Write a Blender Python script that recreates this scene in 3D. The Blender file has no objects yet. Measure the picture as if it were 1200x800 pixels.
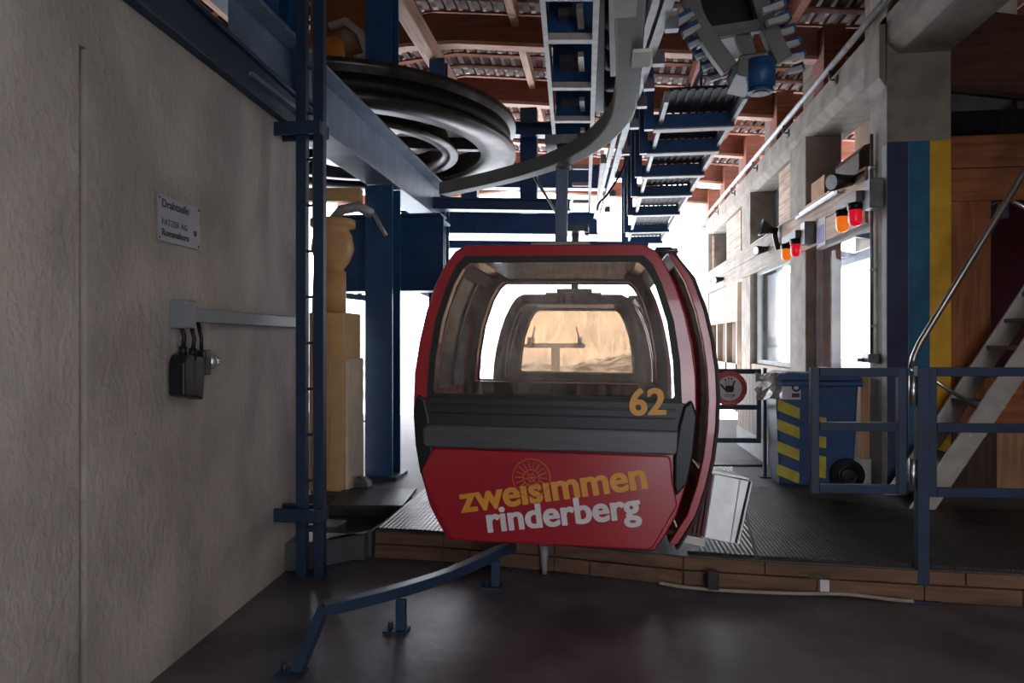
import bpy, bmesh, math, random
from mathutils import Vector, Matrix
random.seed(7)
C = bpy.context.scene.collection
PI = math.pi
R = math.radians
A = R(7.5); CA, SA = math.cos(A), math.sin(A)
EYE = 1.6; F = 800.0
WX = 2.65                                   # inner face of the right-hand wall
PZ = 0.19                                   # platform height

# ------------------------------------------------------------------ survey helpers (photo bearing + distance -> place)
def P(px, py, d):
    t = (px-600)/F
    return Vector((d*(-SA+t*CA), d*(CA+t*SA), EYE+(400-py)/F*d))
def G(px, py, z):                            # where a bearing meets the level z
    return P(px, py, (EYE-z)*F/(py-400))
def WY(px, X=None):                          # Y where a bearing meets a plane X = const
    X = WX if X is None else X
    t = (px-600)/F
    return X*(CA+t*SA)/(-SA+t*CA)
def WP(px, py, X=None):
    X = WX if X is None else X
    Y = WY(px, X); t = (px-600)/F
    d = Y/(CA+t*SA)
    return Vector((X, Y, EYE+(400-py)/F*d))

# ------------------------------------------------------------------ materials
def nodes(name):
    m = bpy.data.materials.new(name); m.use_nodes = True
    nt = m.node_tree; b = nt.nodes['Principled BSDF']
    return m, nt, b
def mat(name, col, rough=.6, metal=0, var=.12, scale=6, bump=0, bscale=40, col2=None, spec=.5, stretch=(1,1,1), detail=6, coat=0, thr=(.3,.7)):
    m, nt, b = nodes(name)
    tc = nt.nodes.new('ShaderNodeTexCoord'); mp = nt.nodes.new('ShaderNodeMapping')
    mp.inputs['Scale'].default_value = stretch
    nt.links.new(tc.outputs['Object'], mp.inputs[0])
    n = nt.nodes.new('ShaderNodeTexNoise'); n.inputs['Scale'].default_value = scale; n.inputs['Detail'].default_value = detail
    nt.links.new(mp.outputs[0], n.inputs['Vector'])
    r = nt.nodes.new('ShaderNodeValToRGB')
    c2 = col2 if col2 else tuple(c*(1-var*2) for c in col)
    c1 = col if col2 else tuple(min(1, c*(1+var)) for c in col)
    r.color_ramp.elements[0].color = (*c2, 1); r.color_ramp.elements[1].color = (*c1, 1)
    r.color_ramp.elements[0].position = thr[0]; r.color_ramp.elements[1].position = thr[1]
    nt.links.new(n.outputs['Fac'], r.inputs[0]); nt.links.new(r.outputs[0], b.inputs['Base Color'])
    b.inputs['Roughness'].default_value = rough; b.inputs['Metallic'].default_value = metal
    b.inputs['Specular IOR Level'].default_value = spec
    b.inputs['Coat Weight'].default_value = coat
    if bump:
        n2 = nt.nodes.new('ShaderNodeTexNoise'); n2.inputs['Scale'].default_value = bscale; n2.inputs['Detail'].default_value = 8
        nt.links.new(mp.outputs[0], n2.inputs['Vector'])
        bp = nt.nodes.new('ShaderNodeBump'); bp.inputs['Strength'].default_value = bump; bp.inputs['Distance'].default_value = .02
        nt.links.new(n2.outputs['Fac'], bp.inputs['Height']); nt.links.new(bp.outputs[0], b.inputs['Normal'])
    return m
def wood(name, col, col2, axis=1, rough=.7, plank=None, pcol=None):
    """grain along an axis; optional plank joints"""
    m, nt, b = nodes(name)
    tc = nt.nodes.new('ShaderNodeTexCoord'); mp = nt.nodes.new('ShaderNodeMapping')
    s = [14, 14, 14]; s[axis] = .9
    mp.inputs['Scale'].default_value = s
    nt.links.new(tc.outputs['Object'], mp.inputs[0])
    n = nt.nodes.new('ShaderNodeTexNoise'); n.inputs['Scale'].default_value = 1.6; n.inputs['Detail'].default_value = 7; n.inputs['Distortion'].default_value = .6
    nt.links.new(mp.outputs[0], n.inputs['Vector'])
    r = nt.nodes.new('ShaderNodeValToRGB')
    r.color_ramp.elements[0].color = (*col2, 1); r.color_ramp.elements[1].color = (*col, 1)
    r.color_ramp.elements[0].position = .35; r.color_ramp.elements[1].position = .65
    nt.links.new(n.outputs['Fac'], r.inputs[0])
    n3 = nt.nodes.new('ShaderNodeTexNoise'); n3.inputs['Scale'].default_value = 1.3
    nt.links.new(tc.outputs['Object'], n3.inputs['Vector'])
    mx = nt.nodes.new('ShaderNodeMix'); mx.data_type = 'RGBA'; mx.blend_type = 'MULTIPLY'; mx.inputs[0].default_value = .6
    r3 = nt.nodes.new('ShaderNodeValToRGB'); r3.color_ramp.elements[0].color = (.5,.5,.5,1); r3.color_ramp.elements[1].color = (1.1,1.1,1.1,1)
    r3.color_ramp.elements[0].position = .35; r3.color_ramp.elements[1].position = .6
    nt.links.new(n3.outputs['Fac'], r3.inputs[0]); nt.links.new(r.outputs[0], mx.inputs[6]); nt.links.new(r3.outputs[0], mx.inputs[7])
    nt.links.new(mx.outputs[2], b.inputs['Base Color'])
    b.inputs['Roughness'].default_value = rough
    bp = nt.nodes.new('ShaderNodeBump'); bp.inputs['Strength'].default_value = .25; bp.inputs['Distance'].default_value = .01
    nt.links.new(n.outputs['Fac'], bp.inputs['Height']); nt.links.new(bp.outputs[0], b.inputs['Normal'])
    return m
def glass(name, tint, dirt=.1, refl=.12, dscale=3, dcol=(.55,.5,.47), rough=.05, vert=False):
    m = bpy.data.materials.new(name); m.use_nodes = True
    nt = m.node_tree; nt.nodes.clear()
    out = nt.nodes.new('ShaderNodeOutputMaterial')
    tr = nt.nodes.new('ShaderNodeBsdfTransparent'); tr.inputs[0].default_value = (*tint, 1)
    gl = nt.nodes.new('ShaderNodeBsdfGlossy'); gl.inputs['Roughness'].default_value = rough
    fr = nt.nodes.new('ShaderNodeLayerWeight'); fr.inputs[0].default_value = refl
    m1 = nt.nodes.new('ShaderNodeMixShader')
    nt.links.new(fr.outputs['Fresnel'], m1.inputs[0]); nt.links.new(tr.outputs[0], m1.inputs[1]); nt.links.new(gl.outputs[0], m1.inputs[2])
    df = nt.nodes.new('ShaderNodeBsdfDiffuse'); df.inputs[0].default_value = (*dcol, 1)
    tl = nt.nodes.new('ShaderNodeBsdfTranslucent'); tl.inputs[0].default_value = (*dcol, 1)
    ad = nt.nodes.new('ShaderNodeMixShader'); ad.inputs[0].default_value = .5
    nt.links.new(df.outputs[0], ad.inputs[1]); nt.links.new(tl.outputs[0], ad.inputs[2])
    tc = nt.nodes.new('ShaderNodeTexCoord'); mp = nt.nodes.new('ShaderNodeMapping')
    mp.inputs['Scale'].default_value = (3.5, 3.5, .9) if vert else (1, 1, 1)
    nt.links.new(tc.outputs['Object'], mp.inputs[0])
    n = nt.nodes.new('ShaderNodeTexNoise'); n.inputs['Scale'].default_value = dscale; n.inputs['Detail'].default_value = 12; n.inputs['Roughness'].default_value = .75; n.inputs['Distortion'].default_value = 1.0
    nt.links.new(mp.outputs[0], n.inputs['Vector'])
    mr = nt.nodes.new('ShaderNodeMapRange'); mr.inputs[1].default_value = .42; mr.inputs[2].default_value = .8; mr.inputs[3].default_value = dirt*.12; mr.inputs[4].default_value = dirt*2
    nt.links.new(n.outputs['Fac'], mr.inputs[0])
    m2 = nt.nodes.new('ShaderNodeMixShader')
    nt.links.new(mr.outputs[0], m2.inputs[0]); nt.links.new(m1.outputs[0], m2.inputs[1]); nt.links.new(ad.outputs[0], m2.inputs[2])
    nt.links.new(m2.outputs[0], out.inputs[0])
    return m
def emis(name, col, s, base=None):
    m, nt, b = nodes(name)
    b.inputs['Base Color'].default_value = (*(base or col), 1)
    b.inputs['Emission Color'].default_value = (*col, 1); b.inputs['Emission Strength'].default_value = s
    b.inputs['Roughness'].default_value = .25
    return m
def ribbed(name, col, freq, axis, rough=.35):
    """rubber matting with raised ribs"""
    m, nt, b = nodes(name)
    tc = nt.nodes.new('ShaderNodeTexCoord')
    w = nt.nodes.new('ShaderNodeTexWave'); w.bands_direction = axis; w.inputs['Scale'].default_value = freq
    w.inputs['Distortion'].default_value = .4; w.inputs['Detail'].default_value = 0
    nt.links.new(tc.outputs['Object'], w.inputs['Vector'])
    w2 = nt.nodes.new('ShaderNodeTexWave'); w2.bands_direction = 'X' if axis == 'Y' else 'Y'; w2.inputs['Scale'].default_value = freq
    nt.links.new(tc.outputs['Object'], w2.inputs['Vector'])
    mx = nt.nodes.new('ShaderNodeMath'); mx.operation = 'MULTIPLY_ADD'; mx.inputs[1].default_value = .35
    nt.links.new(w2.outputs['Fac'], mx.inputs[0]); nt.links.new(w.outputs['Fac'], mx.inputs[2])
    bp = nt.nodes.new('ShaderNodeBump'); bp.inputs['Strength'].default_value = .9; bp.inputs['Distance'].default_value = .012
    nt.links.new(mx.outputs[0], bp.inputs['Height']); nt.links.new(bp.outputs[0], b.inputs['Normal'])
    n = nt.nodes.new('ShaderNodeTexNoise'); n.inputs['Scale'].default_value = 3; n.inputs['Detail'].default_value = 8
    nt.links.new(tc.outputs['Object'], n.inputs['Vector'])
    r = nt.nodes.new('ShaderNodeValToRGB'); r.color_ramp.elements[0].color = (*[c*.55 for c in col], 1); r.color_ramp.elements[1].color = (*[c*1.5 for c in col], 1)
    nt.links.new(n.outputs['Fac'], r.inputs[0]); nt.links.new(r.outputs[0], b.inputs['Base Color'])
    rr = nt.nodes.new('ShaderNodeMapRange'); rr.inputs[3].default_value = rough-.1; rr.inputs[4].default_value = rough+.3
    nt.links.new(n.outputs['Fac'], rr.inputs[0]); nt.links.new(rr.outputs[0], b.inputs['Roughness'])
    return m

M = {}
M['plaster'] = mat('plaster', (.58,.53,.475), .8, var=.0, col2=(.34,.305,.275), scale=1.7, bump=.7, bscale=26, stretch=(1,1,.7), thr=(.36,.66))
M['concrete'] = mat('concrete', (.34,.295,.25), .85, col2=(.20,.172,.145), scale=4, bump=.2, bscale=30)
M['concrete_light'] = mat('concrete_light', (.5,.5,.49), .8, col2=(.36,.36,.36), scale=4, bump=.15)
M['deck'] = mat('deck', (.10,.105,.115), .6, col2=(.06,.065,.072), scale=2, bump=.15, bscale=20)
M['pit'] = mat('pit', (.115,.107,.132), .40, col2=(.055,.050,.066), scale=2.2, bump=.12, bscale=14, spec=.45, detail=9, thr=(.38,.66))
M['blue'] = mat('blue_paint', (.018,.085,.23), .38, col2=(.012,.055,.155), scale=5, spec=.5)
M['blue_floor'] = mat('blue_floor', (.028,.055,.11), .38, col2=(.018,.035,.075), scale=6)
M['blue_dark'] = mat('blue_dark', (.012,.034,.080), .55, col2=(.008,.022,.05), scale=4)
M['blue_grey'] = mat('blue_grey', (.16,.22,.32), .42, col2=(.09,.13,.2), scale=5)
M['blue_light'] = mat('blue_light', (.20,.33,.52), .5, scale=8)
M['navy'] = mat('navy', (.022,.034,.10), .55, scale=5)
M['cyan'] = mat('cyan_paint', (.012,.14,.26), .55, scale=5)
M['yellow'] = mat('yellow_paint', (.80,.44,.025), .5, scale=5)
M['bin_blue'] = mat('bin_blue', (.022,.075,.22), .4, scale=5)
M['bin_yellow'] = mat('bin_yellow', (.62,.52,.05), .5, scale=9)
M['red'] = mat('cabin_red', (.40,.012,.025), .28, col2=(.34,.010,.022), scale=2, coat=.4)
M['lining'] = mat('lining', (.075,.05,.042), .6, var=.1)
M['cabin_backlit'] = mat('cabin_backlit', (.10,.035,.03), .4, var=.1)  # second cabin darkened, its backlit shade put into the colour
M['red_dark'] = mat('red_lining', (.10,.012,.02), .6)
M['black'] = mat('black_plastic', (.011,.011,.014), .38, spec=.35)
M['rubber'] = mat('black_rubber', (.012,.012,.014), .6)
M['grey_band'] = mat('grey_band', (.075,.077,.085), .38, scale=3, stretch=(1,1,14))
M['band_black'] = mat('band_black', (.016,.017,.022), .45)
M['letter_yellow'] = mat('letter_yellow', (.72,.33,.03), .45, var=.03)
M['letter_white'] = mat('letter_white', (.72,.68,.70), .45, var=.03)
M['letter_line'] = mat('letter_line', (.62,.20,.05), .45, var=.03)
M['ink'] = mat('ink', (.03,.035,.07), .6)
M['alu'] = mat('aluminium', (.52,.52,.52), .42, metal=.55, var=.1, scale=9)
M['alu_matte'] = mat('aluminium_matte', (.50,.46,.43), .5, metal=.25, var=.1, scale=7)
M['steel'] = mat('steel', (.55,.55,.56), .28, metal=.9, var=.1)
M['wheel_metal'] = mat('wheel_metal', (.10,.085,.08), .36, metal=.7, var=.25)
M['steel_dark'] = mat('steel_dark', (.20,.20,.21), .42, metal=.6, var=.2)
M['galv'] = mat('galvanised', (.42,.43,.44), .5, metal=.35, var=.12, scale=12)
M['grey'] = mat('machine_grey', (.13,.13,.13), .5, var=.1)
M['grey_trunk'] = mat('trunking_grey', (.21,.225,.25), .5, var=.05)
M['pale_rail'] = mat('pale_rail', (.55,.50,.45), .5, var=.1, scale=10)
M['green_grey'] = mat('guide_grey', (.15,.155,.15), .5, var=.08)
M['plate_pale'] = mat('plate_pale', (.50,.52,.44), .5, var=.08)
M['tan'] = mat('tan_paint', (.70,.40,.16), .45, var=.08)
M['cabinet'] = mat('cabinet_tan', (.74,.46,.21), .5, var=.06)
M['cabinet_lit'] = mat('cabinet_lit', (.75,.66,.5), .5, var=.05)  # cabinet tan made paler for its lit side
M['orange'] = mat('orange_paint', (.72,.26,.03), .45)
M['motor'] = mat('motor_brown', (.20,.075,.022), .45, var=.15)
M['wood_orange'] = wood('wood_orange', (.44,.155,.052), (.28,.085,.026), 0)
M['wood_orange_v'] = wood('wood_orange_v', (.44,.16,.055), (.28,.085,.026), 2)
M['wood_weather'] = wood('wood_weather', (.27,.22,.175), (.165,.125,.09), 1)
M['wood_panel'] = wood('wood_panel', (.36,.275,.205), (.24,.165,.11), 2)
M['wood_board'] = wood('wood_board', (.52,.36,.26), (.33,.20,.13), 1)
M['wood_rafter'] = wood('wood_rafter', (.34,.115,.065), (.22,.07,.04), 0)
M['wood_pink'] = wood('wood_pink', (.72,.47,.35), (.52,.30,.20), 1)
M['wood_lit_x'] = wood('wood_lit_x', (.72,.47,.35), (.52,.30,.20), 0)  # pale pink copy of the rafter wood, bounce light put into the colour
M['wood_dark'] = wood('wood_dark', (.13,.045,.028), (.075,.026,.018), 0)
M['wood_box'] = wood('wood_box', (.09,.05,.03), (.05,.028,.018), 2)
M['wood_riser'] = wood('wood_riser', (.19,.095,.055), (.10,.05,.03), 0)
M['wood_light'] = wood('wood_light', (.60,.34,.19), (.42,.22,.11), 2)
M['card'] = mat('cardboard', (.40,.21,.12), .8)
M['tile'] = mat('roof_tile', (.85,.80,.76), .8, col2=(.6,.54,.50), scale=9)
M['mat_x'] = ribbed('mat_x', (.020,.021,.025), 9, 'X', .34)
M['mat_y'] = ribbed('mat_y', (.018,.019,.023), 12, 'Y', .36)
M['mat_d'] = ribbed('mat_d', (.022,.023,.027), 10, 'X', .3)
M['cream'] = mat('cream_wall', (.55,.47,.38), .8, var=.05)
M['amber'] = emis('amber_lens', (1,.20,.01), .35, (.8,.2,.02))
M['redlens'] = emis('red_lens', (.9,.01,.03), .28, (.6,.01,.03))
M['tube'] = emis('tube_light', (1,.97,.92), 3.2)
M['paper'] = mat('paper', (.62,.58,.62), .7, var=.05)
M['lilac'] = mat('lilac_print', (.30,.28,.52), .7, var=.05)
M['sign_white'] = mat('sign_white', (.60,.57,.54), .5, var=.03)
M['sign_red'] = mat('sign_red', (.55,.07,.08), .45, var=.04)
M['wallsign'] = mat('wallsign', (.29,.29,.31), .4, var=.05)
M['rope'] = mat('rope', (.30,.26,.21), .8)
M['snow'] = mat('snow', (.85,.87,.9), .8, var=.03)
M['hill'] = mat('hill', (.80,.82,.85), .9, col2=(.16,.17,.18), scale=.035, detail=9, thr=(.40,.60))
M['glass_front'] = glass('glass_front', (.94,.925,.91), .17, .05, 4.5, (.70,.64,.60), vert=True)
M['glass_side'] = glass('glass_side', (.84,.82,.82), .34, .08, 4, (.55,.50,.47), vert=True)
M['glass_bronze'] = glass('glass_bronze', (.69,.625,.555), .01, .04, 4, (.5,.38,.3))
M['glass_window'] = glass('glass_window', (.95,.96,.96), .02, .03, 3)
M['glass_hut'] = glass('glass_hut', (.30,.34,.38), .03, .4, 3)
M['foil'] = mat('foil', (.6,.6,.6), .25, metal=.6, var=.2, scale=30)

# ------------------------------------------------------------------ mesh builder
class MB:
    def __init__(s): s.bm = bmesh.new()
    def _set(s, faces, m, smooth=False):
        for f in faces:
            f.material_index = m; f.smooth = smooth
    def hull(s, vs, quads, m=0, smooth=False):
        v = [s.bm.verts.new(p) for p in vs]
        fs = []
        for q in quads:
            try: fs.append(s.bm.faces.new([v[i] for i in q]))
            except ValueError: pass
        s._set(fs, m, smooth); return s
    def box(s, x0, x1, y0, y1, z0, z1, m=0, mtx=None):
        vs = [Vector((x, y, z)) for z in (z0, z1) for y in (y0, y1) for x in (x0, x1)]
        if mtx: vs = [mtx @ v for v in vs]
        return s.hull(vs, [(0,2,3,1),(4,5,7,6),(0,1,5,4),(2,6,7,3),(0,4,6,2),(1,3,7,5)], m)
    def bar(s, p0, p1, w, h, m=0, up=(0,0,1)):
        """box of width w and height h along p0-p1"""
        p0, p1 = Vector(p0), Vector(p1); t = (p1-p0).normalized(); up = Vector(up)
        if abs(t.dot(up)) > .98: up = Vector((0,1,0))
        a = t.cross(up).normalized(); b = a.cross(t)
        vs = [p + a*(w/2*i) + b*(h/2*j) for p in (p0, p1) for j in (-1, 1) for i in (-1, 1)]
        return s.hull(vs, [(0,1,3,2),(4,6,7,5),(0,4,5,1),(2,3,7,6),(0,2,6,4),(1,5,7,3)], m)
    def cyl(s, p0, p1, r, m=0, n=16, r2=None, caps=True):
        return s.tube([p0, p1], r, m, n, rs=[r, r if r2 is None else r2], caps=caps)
    def tube(s, pts, r, m=0, n=10, rs=None, caps=True):
        pts = [Vector(p) for p in pts]; rings = []
        ref = None
        for i, p in enumerate(pts):
            t = (pts[min(i+1, len(pts)-1)] - pts[max(i-1, 0)])
            if t.length < 1e-7: t = Vector((0,0,1))
            t.normalize()
            if ref is None:
                ref = Vector((0,0,1)) if abs(t.z) < .9 else Vector((1,0,0))
            a = (ref - t*ref.dot(t)).normalized(); b = t.cross(a); ref = a
            rr = rs[i] if rs else r
            rings.append([s.bm.verts.new(p + (a*math.cos(2*PI*k/n) + b*math.sin(2*PI*k/n))*rr) for k in range(n)])
        fs = []
        for q in range(len(rings)-1):
            for k in range(n):
                fs.append(s.bm.faces.new((rings[q][k], rings[q][(k+1)%n], rings[q+1][(k+1)%n], rings[q+1][k])))
        s._set(fs, m, True)
        if caps:
            c = [s.bm.faces.new(rings[0][::-1]), s.bm.faces.new(rings[-1])]
            s._set(c, m)
        return s
    def sweep(s, pts, w, h, m=0, up=(0,0,1)):
        """rectangular section along a path, smooth corners joined"""
        pts = [Vector(p) for p in pts]; rings = []; up = Vector(up)
        for i, p in enumerate(pts):
            t = (pts[min(i+1, len(pts)-1)] - pts[max(i-1, 0)]).normalized()
            a = t.cross(up).normalized(); b = a.cross(t)
            rings.append([s.bm.verts.new(p + a*(w/2*i_) + b*(h/2*j_)) for i_, j_ in ((-1,-1),(1,-1),(1,1),(-1,1))])
        fs = []
        for q in range(len(rings)-1):
            for k in range(4):
                fs.append(s.bm.faces.new((rings[q][k], rings[q][(k+1)%4], rings[q+1][(k+1)%4], rings[q+1][k])))
        fs.append(s.bm.faces.new(rings[0][::-1])); fs.append(s.bm.faces.new(rings[-1]))
        s._set(fs, m); return s
    def prism(s, poly, fn, a0, a1, m=0):
        """2-D polygon extruded: fn(u, v, a) -> point"""
        n = len(poly)
        lo = [s.bm.verts.new(fn(u, v, a0)) for u, v in poly]; hi = [s.bm.verts.new(fn(u, v, a1)) for u, v in poly]
        fs = [s.bm.faces.new(lo[::-1]), s.bm.faces.new(hi)]
        for k in range(n): fs.append(s.bm.faces.new((lo[k], lo[(k+1)%n], hi[(k+1)%n], hi[k])))
        s._set(fs, m); return s
    def ring(s, outer, inner, fn, a0, a1, m=0):
        n = len(outer); g = []
        for a in (a0, a1):
            g.append(([s.bm.verts.new(fn(u, v, a)) for u, v in outer], [s.bm.verts.new(fn(u, v, a)) for u, v in inner]))
        fs = []
        for k in range(n):
            j = (k+1) % n
            (o0, i0), (o1, i1) = g
            fs += [s.bm.faces.new((o0[k], i0[k], i0[j], o0[j])), s.bm.faces.new((o1[k], o1[j], i1[j], i1[k])),
                   s.bm.faces.new((o0[k], o0[j], o1[j], o1[k])), s.bm.faces.new((i0[k], i1[k], i1[j], i0[j]))]
        s._set(fs, m); return s
    def lathe(s, prof, mtx, m=0, n=40, closed=True, a0=0, a1=2*PI):
        """profile [(r, z)] turned about local z"""
        full = abs(a1-a0-2*PI) < 1e-6; k = n if full else n+1
        rings = []
        for q in range(k):
            an = a0+(a1-a0)*q/n
            rings.append([s.bm.verts.new(mtx @ Vector((r*math.cos(an), r*math.sin(an), z))) for r, z in prof])
        fs = []; L = len(prof)
        for q in range(k if full else k-1):
            for i in range(L if closed else L-1):
                j = (i+1) % L; w = (q+1) % k
                try: fs.append(s.bm.faces.new((rings[q][i], rings[w][i], rings[w][j], rings[q][j])))
                except ValueError: pass
        s._set(fs, m, True); return s
    def ball(s, c, r, m=0, sc=(1,1,1), n=14):
        res = bmesh.ops.create_uvsphere(s.bm, u_segments=n, v_segments=max(6, n//2), radius=r)
        for v in res['verts']: v.co = Vector(c) + Vector((v.co.x*sc[0], v.co.y*sc[1], v.co.z*sc[2]))
        fs = {f for v in res['verts'] for f in v.link_faces}
        s._set(fs, m, True); return s
    def build(s, name, mats, parent=None, bevel=0, origin=None):
        if not isinstance(mats, (list, tuple)): mats = [mats]
        bmesh.ops.recalc_face_normals(s.bm, faces=s.bm.faces)
        me = bpy.data.meshes.new(name)
        if origin is not None and parent is None:
            o_ = Vector(origin)
            for v in s.bm.verts: v.co -= o_
        s.bm.to_mesh(me); s.bm.free()
        for m in mats: me.materials.append(m)
        o = bpy.data.objects.new(name, me); C.objects.link(o)
        if origin is not None and parent is None: o.location = origin
        if parent is not None:
            o.parent = parent
        if bevel:
            b = o.modifiers.new('bevel', 'BEVEL'); b.width = bevel; b.segments = 2; b.limit_method = 'ANGLE'; b.angle_limit = R(40)
        return o
def tag(o, label=None, cat=None, group=None, kind=None):
    if label: o['label'] = label
    if cat: o['category'] = cat
    if group: o['group'] = group
    if kind: o['kind'] = kind
    return o
def thing(name, label, cat, loc=(0,0,0), group=None, rot=(0,0,0)):
    o = bpy.data.objects.new(name, None); C.objects.link(o)
    o.location = loc; o.rotation_euler = rot; o.empty_display_size = .1
    return tag(o, label, cat, group)
class Local:
    """builds parts given in world coordinates under an Empty standing at loc"""
    def __init__(s, root): s.root = root; s.off = Vector(root.location)
    def part(s, mb, name, mats, bevel=0, parent=None):
        for v in mb.bm.verts: v.co -= s.off
        return mb.build(name, mats, parent or s.root, bevel)
def struct(mb, name, mats, bevel=0):
    o = mb.build(name, mats, None, bevel); o['kind'] = 'structure'; return o
def copy_tree(o, parent=None):
    c = o.copy(); C.objects.link(c)
    if parent: c.parent = parent
    for ch in list(o.children): copy_tree(ch, c)
    return c
def text(name, body, width, mtx, material, parent=None, extrude=.001, offset=0., height=None, shear=0., bold=0.):
    cu = bpy.data.curves.new(name, 'FONT'); cu.body = body; cu.size = 1; cu.extrude = 0; cu.offset = offset; cu.shear = shear
    cu.resolution_u = 4
    tmp = bpy.data.objects.new(name+'_tmp', cu); C.objects.link(tmp)
    bpy.context.view_layer.update()
    dg = bpy.context.evaluated_depsgraph_get()
    me = bpy.data.meshes.new_from_object(tmp.evaluated_get(dg))
    C.objects.unlink(tmp); bpy.data.objects.remove(tmp)
    xs = [v.co.x for v in me.vertices]; ys = [v.co.y for v in me.vertices]
    x0, x1, y0 = min(xs), max(xs), min(ys)
    s = width/(x1-x0); sy = s if height is None else height/(max(ys)-min(ys))
    bm = bmesh.new(); bm.from_mesh(me); bpy.data.meshes.remove(me)
    r = bmesh.ops.extrude_face_region(bm, geom=list(bm.faces))
    for e in r['geom']:
        if isinstance(e, bmesh.types.BMVert): e.co.z += extrude/s
    if bold:
        src = list(bm.faces)
        for i_, (bx_, by_) in enumerate(((1,0),(-1,0),(.7,.7),(-.7,.7),(.7,-.7),(-.7,-.7))):
            d_ = bmesh.ops.duplicate(bm, geom=src)
            for g_ in d_['geom']:
                if isinstance(g_, bmesh.types.BMVert): g_.co += Vector((bx_*bold/s, by_*bold*.7/s, .00015*(i_+1)/s))
    for v in bm.verts: v.co = mtx @ Vector(((v.co.x-x0)*s, v.co.y*sy, v.co.z*s))
    for f in bm.faces: f.smooth = False
    mb = MB(); mb.bm.free(); mb.bm = bm
    return mb.build(name, material, parent)
XZ = lambda u, v, a: Vector((u, a, v))
XY = lambda u, v, a: Vector((u, v, a))
YZ = lambda u, v, a: Vector((a, u, v))
FACE = Matrix.Rotation(R(90), 4, 'X')        # text standing up, facing -Y

# ================================================================== SETTING
# --- platform outline from the photo's floor edge
e = [G(px, py, PZ) for px, py in ((1330,679),(1080,667),(800,651),(650,636),(520,626),(440,622))]
curb_in = G(372, 655, PZ)
MB_ = MB()
poly = [(p.x, p.y) for p in e] + [(e[-1].x-.02, 12.8), (WX+4, 12.8), (WX+4, e[0].y)]
MB_.prism(poly[::-1], XY, -.35, PZ)
struct(MB_, 'platform', M['deck'])
left_deck = MB().box(-7, e[-1].x-.021, 6.0, 12.8, -.35, PZ-.001)
struct(left_deck, 'platform', M['deck'])
struct(MB().box(-7.2, 7, -3.2, 7.5, -.4, 0), 'floor', M['pit'])
# concrete curb left of the track and the recessed channel behind it
cl = [G(348,664,PZ), G(440,623,PZ)]
w_ = Vector((0,.16,0))
curb = MB()
ca, cb = G(352,638,PZ), G(440,622,PZ)
curb.prism([(ca.x-.5, ca.y), (ca.x, ca.y), (cb.x-.03, cb.y), (cb.x-.03, cb.y+.22), (ca.x+.35, ca.y+.30), (ca.x-.5, ca.y+.30)], XY, 0.001, PZ+.005)
struct(curb, 'curb', M['deck'], .008)
tie = MB(); tie.box(ca.x-.5, cb.x-.35, ca.y+.50, ca.y+.72, .001, PZ-.01)
struct(tie, 'curb', M['deck'], .008)
# --- wooden risers along the platform edge
def riser(pts, name):
    o = []
    for (a, b) in zip(pts[:-1], pts[1:]):
        d = (b-a).normalized(); n = Vector((d.y, -d.x, 0))
        if n.y > 0: n = -n
        L = (b-a).length; k = max(1, round(L/.62))
        for r_, (z0, z1) in enumerate(((.003,.10),(.106,PZ-.004))):
            off = .31 if r_ else 0
            cuts = [0] + [c for c in [(off+.62*i) for i in range(1, k+1)] if .1 < c < L-.1] + [L]
            for c0, c1 in zip(cuts[:-1], cuts[1:]):
                m = MB(); p = a+d*c0; q = a+d*(c1-.006)
                pr = .022 if r_ else .035
                m.prism([(p.x,p.y),(q.x,q.y),(q.x+n.x*pr,q.y+n.y*pr),(p.x+n.x*pr,p.y+n.y*pr)], XY, z0, z1)
                struct(m, 'riser_board', M['wood_riser'], .004)
riser([Vector((v.x, v.y, 0)) for v in e], 'riser')
# --- walls
def CAMXY(x, d): return Vector((x*CA - d*SA, x*SA + d*CA, 0))
wa, wb = CAMXY(-1.942-.0756*2.2, -2.2), CAMXY(-1.942+.0756*5.12, 5.12)
wd = (wb-wa).normalized(); wn = Vector((wd.y, -wd.x, 0))      # wn points into the hall (+X)
def wallp(px, py, out=0):
    t = (px-600)/F; d = -1.942/(t-.0756)
    v = P(px, py, d); return v + wn*out
WT = 3.10
gp = wallp(97, 400); gs = (Vector((gp.x,gp.y,0))-wa).dot(wd)
L = (wb-wa).length
wf = lambda u, v, a: wa + wd*u + wn*v + Vector((0,0,a))
wl = MB()
wl.prism([(0,0),(gs-.022,0),(gs-.02,-.06),(gs+.02,-.06),(gs+.022,0),(L,0),(L,-.35),(0,-.35)], wf, 0, 2.79)
wl.prism([(0,0),(L,0),(L,-.35),(0,-.35)], wf, 2.79, WT)
struct(wl, 'wall_left', M['plaster'])
bk = MB(); bk.box(-7.2, .6, -3.2, -3.0, 0, 6.6); bk.box(2.6, 7, -3.2, -3.0, 0, 6.6); bk.box(.6, 2.6, -3.2, -3.0, 2.3, 6.6)  # unseen wall added to limit light from behind, opening sized for that
struct(bk, 'wall_back', M['concrete'])
struct(MB().box(-7.4, -7.2, -3.2, 13, -.3, 6), 'wall_far_block', M['concrete'])  # unseen wall, added to block light from the left
struct(MB().box(4.9, 5.1, -3.2, 9.2, -.3, 6.5), 'wall_side', M['wood_dark'])

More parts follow.
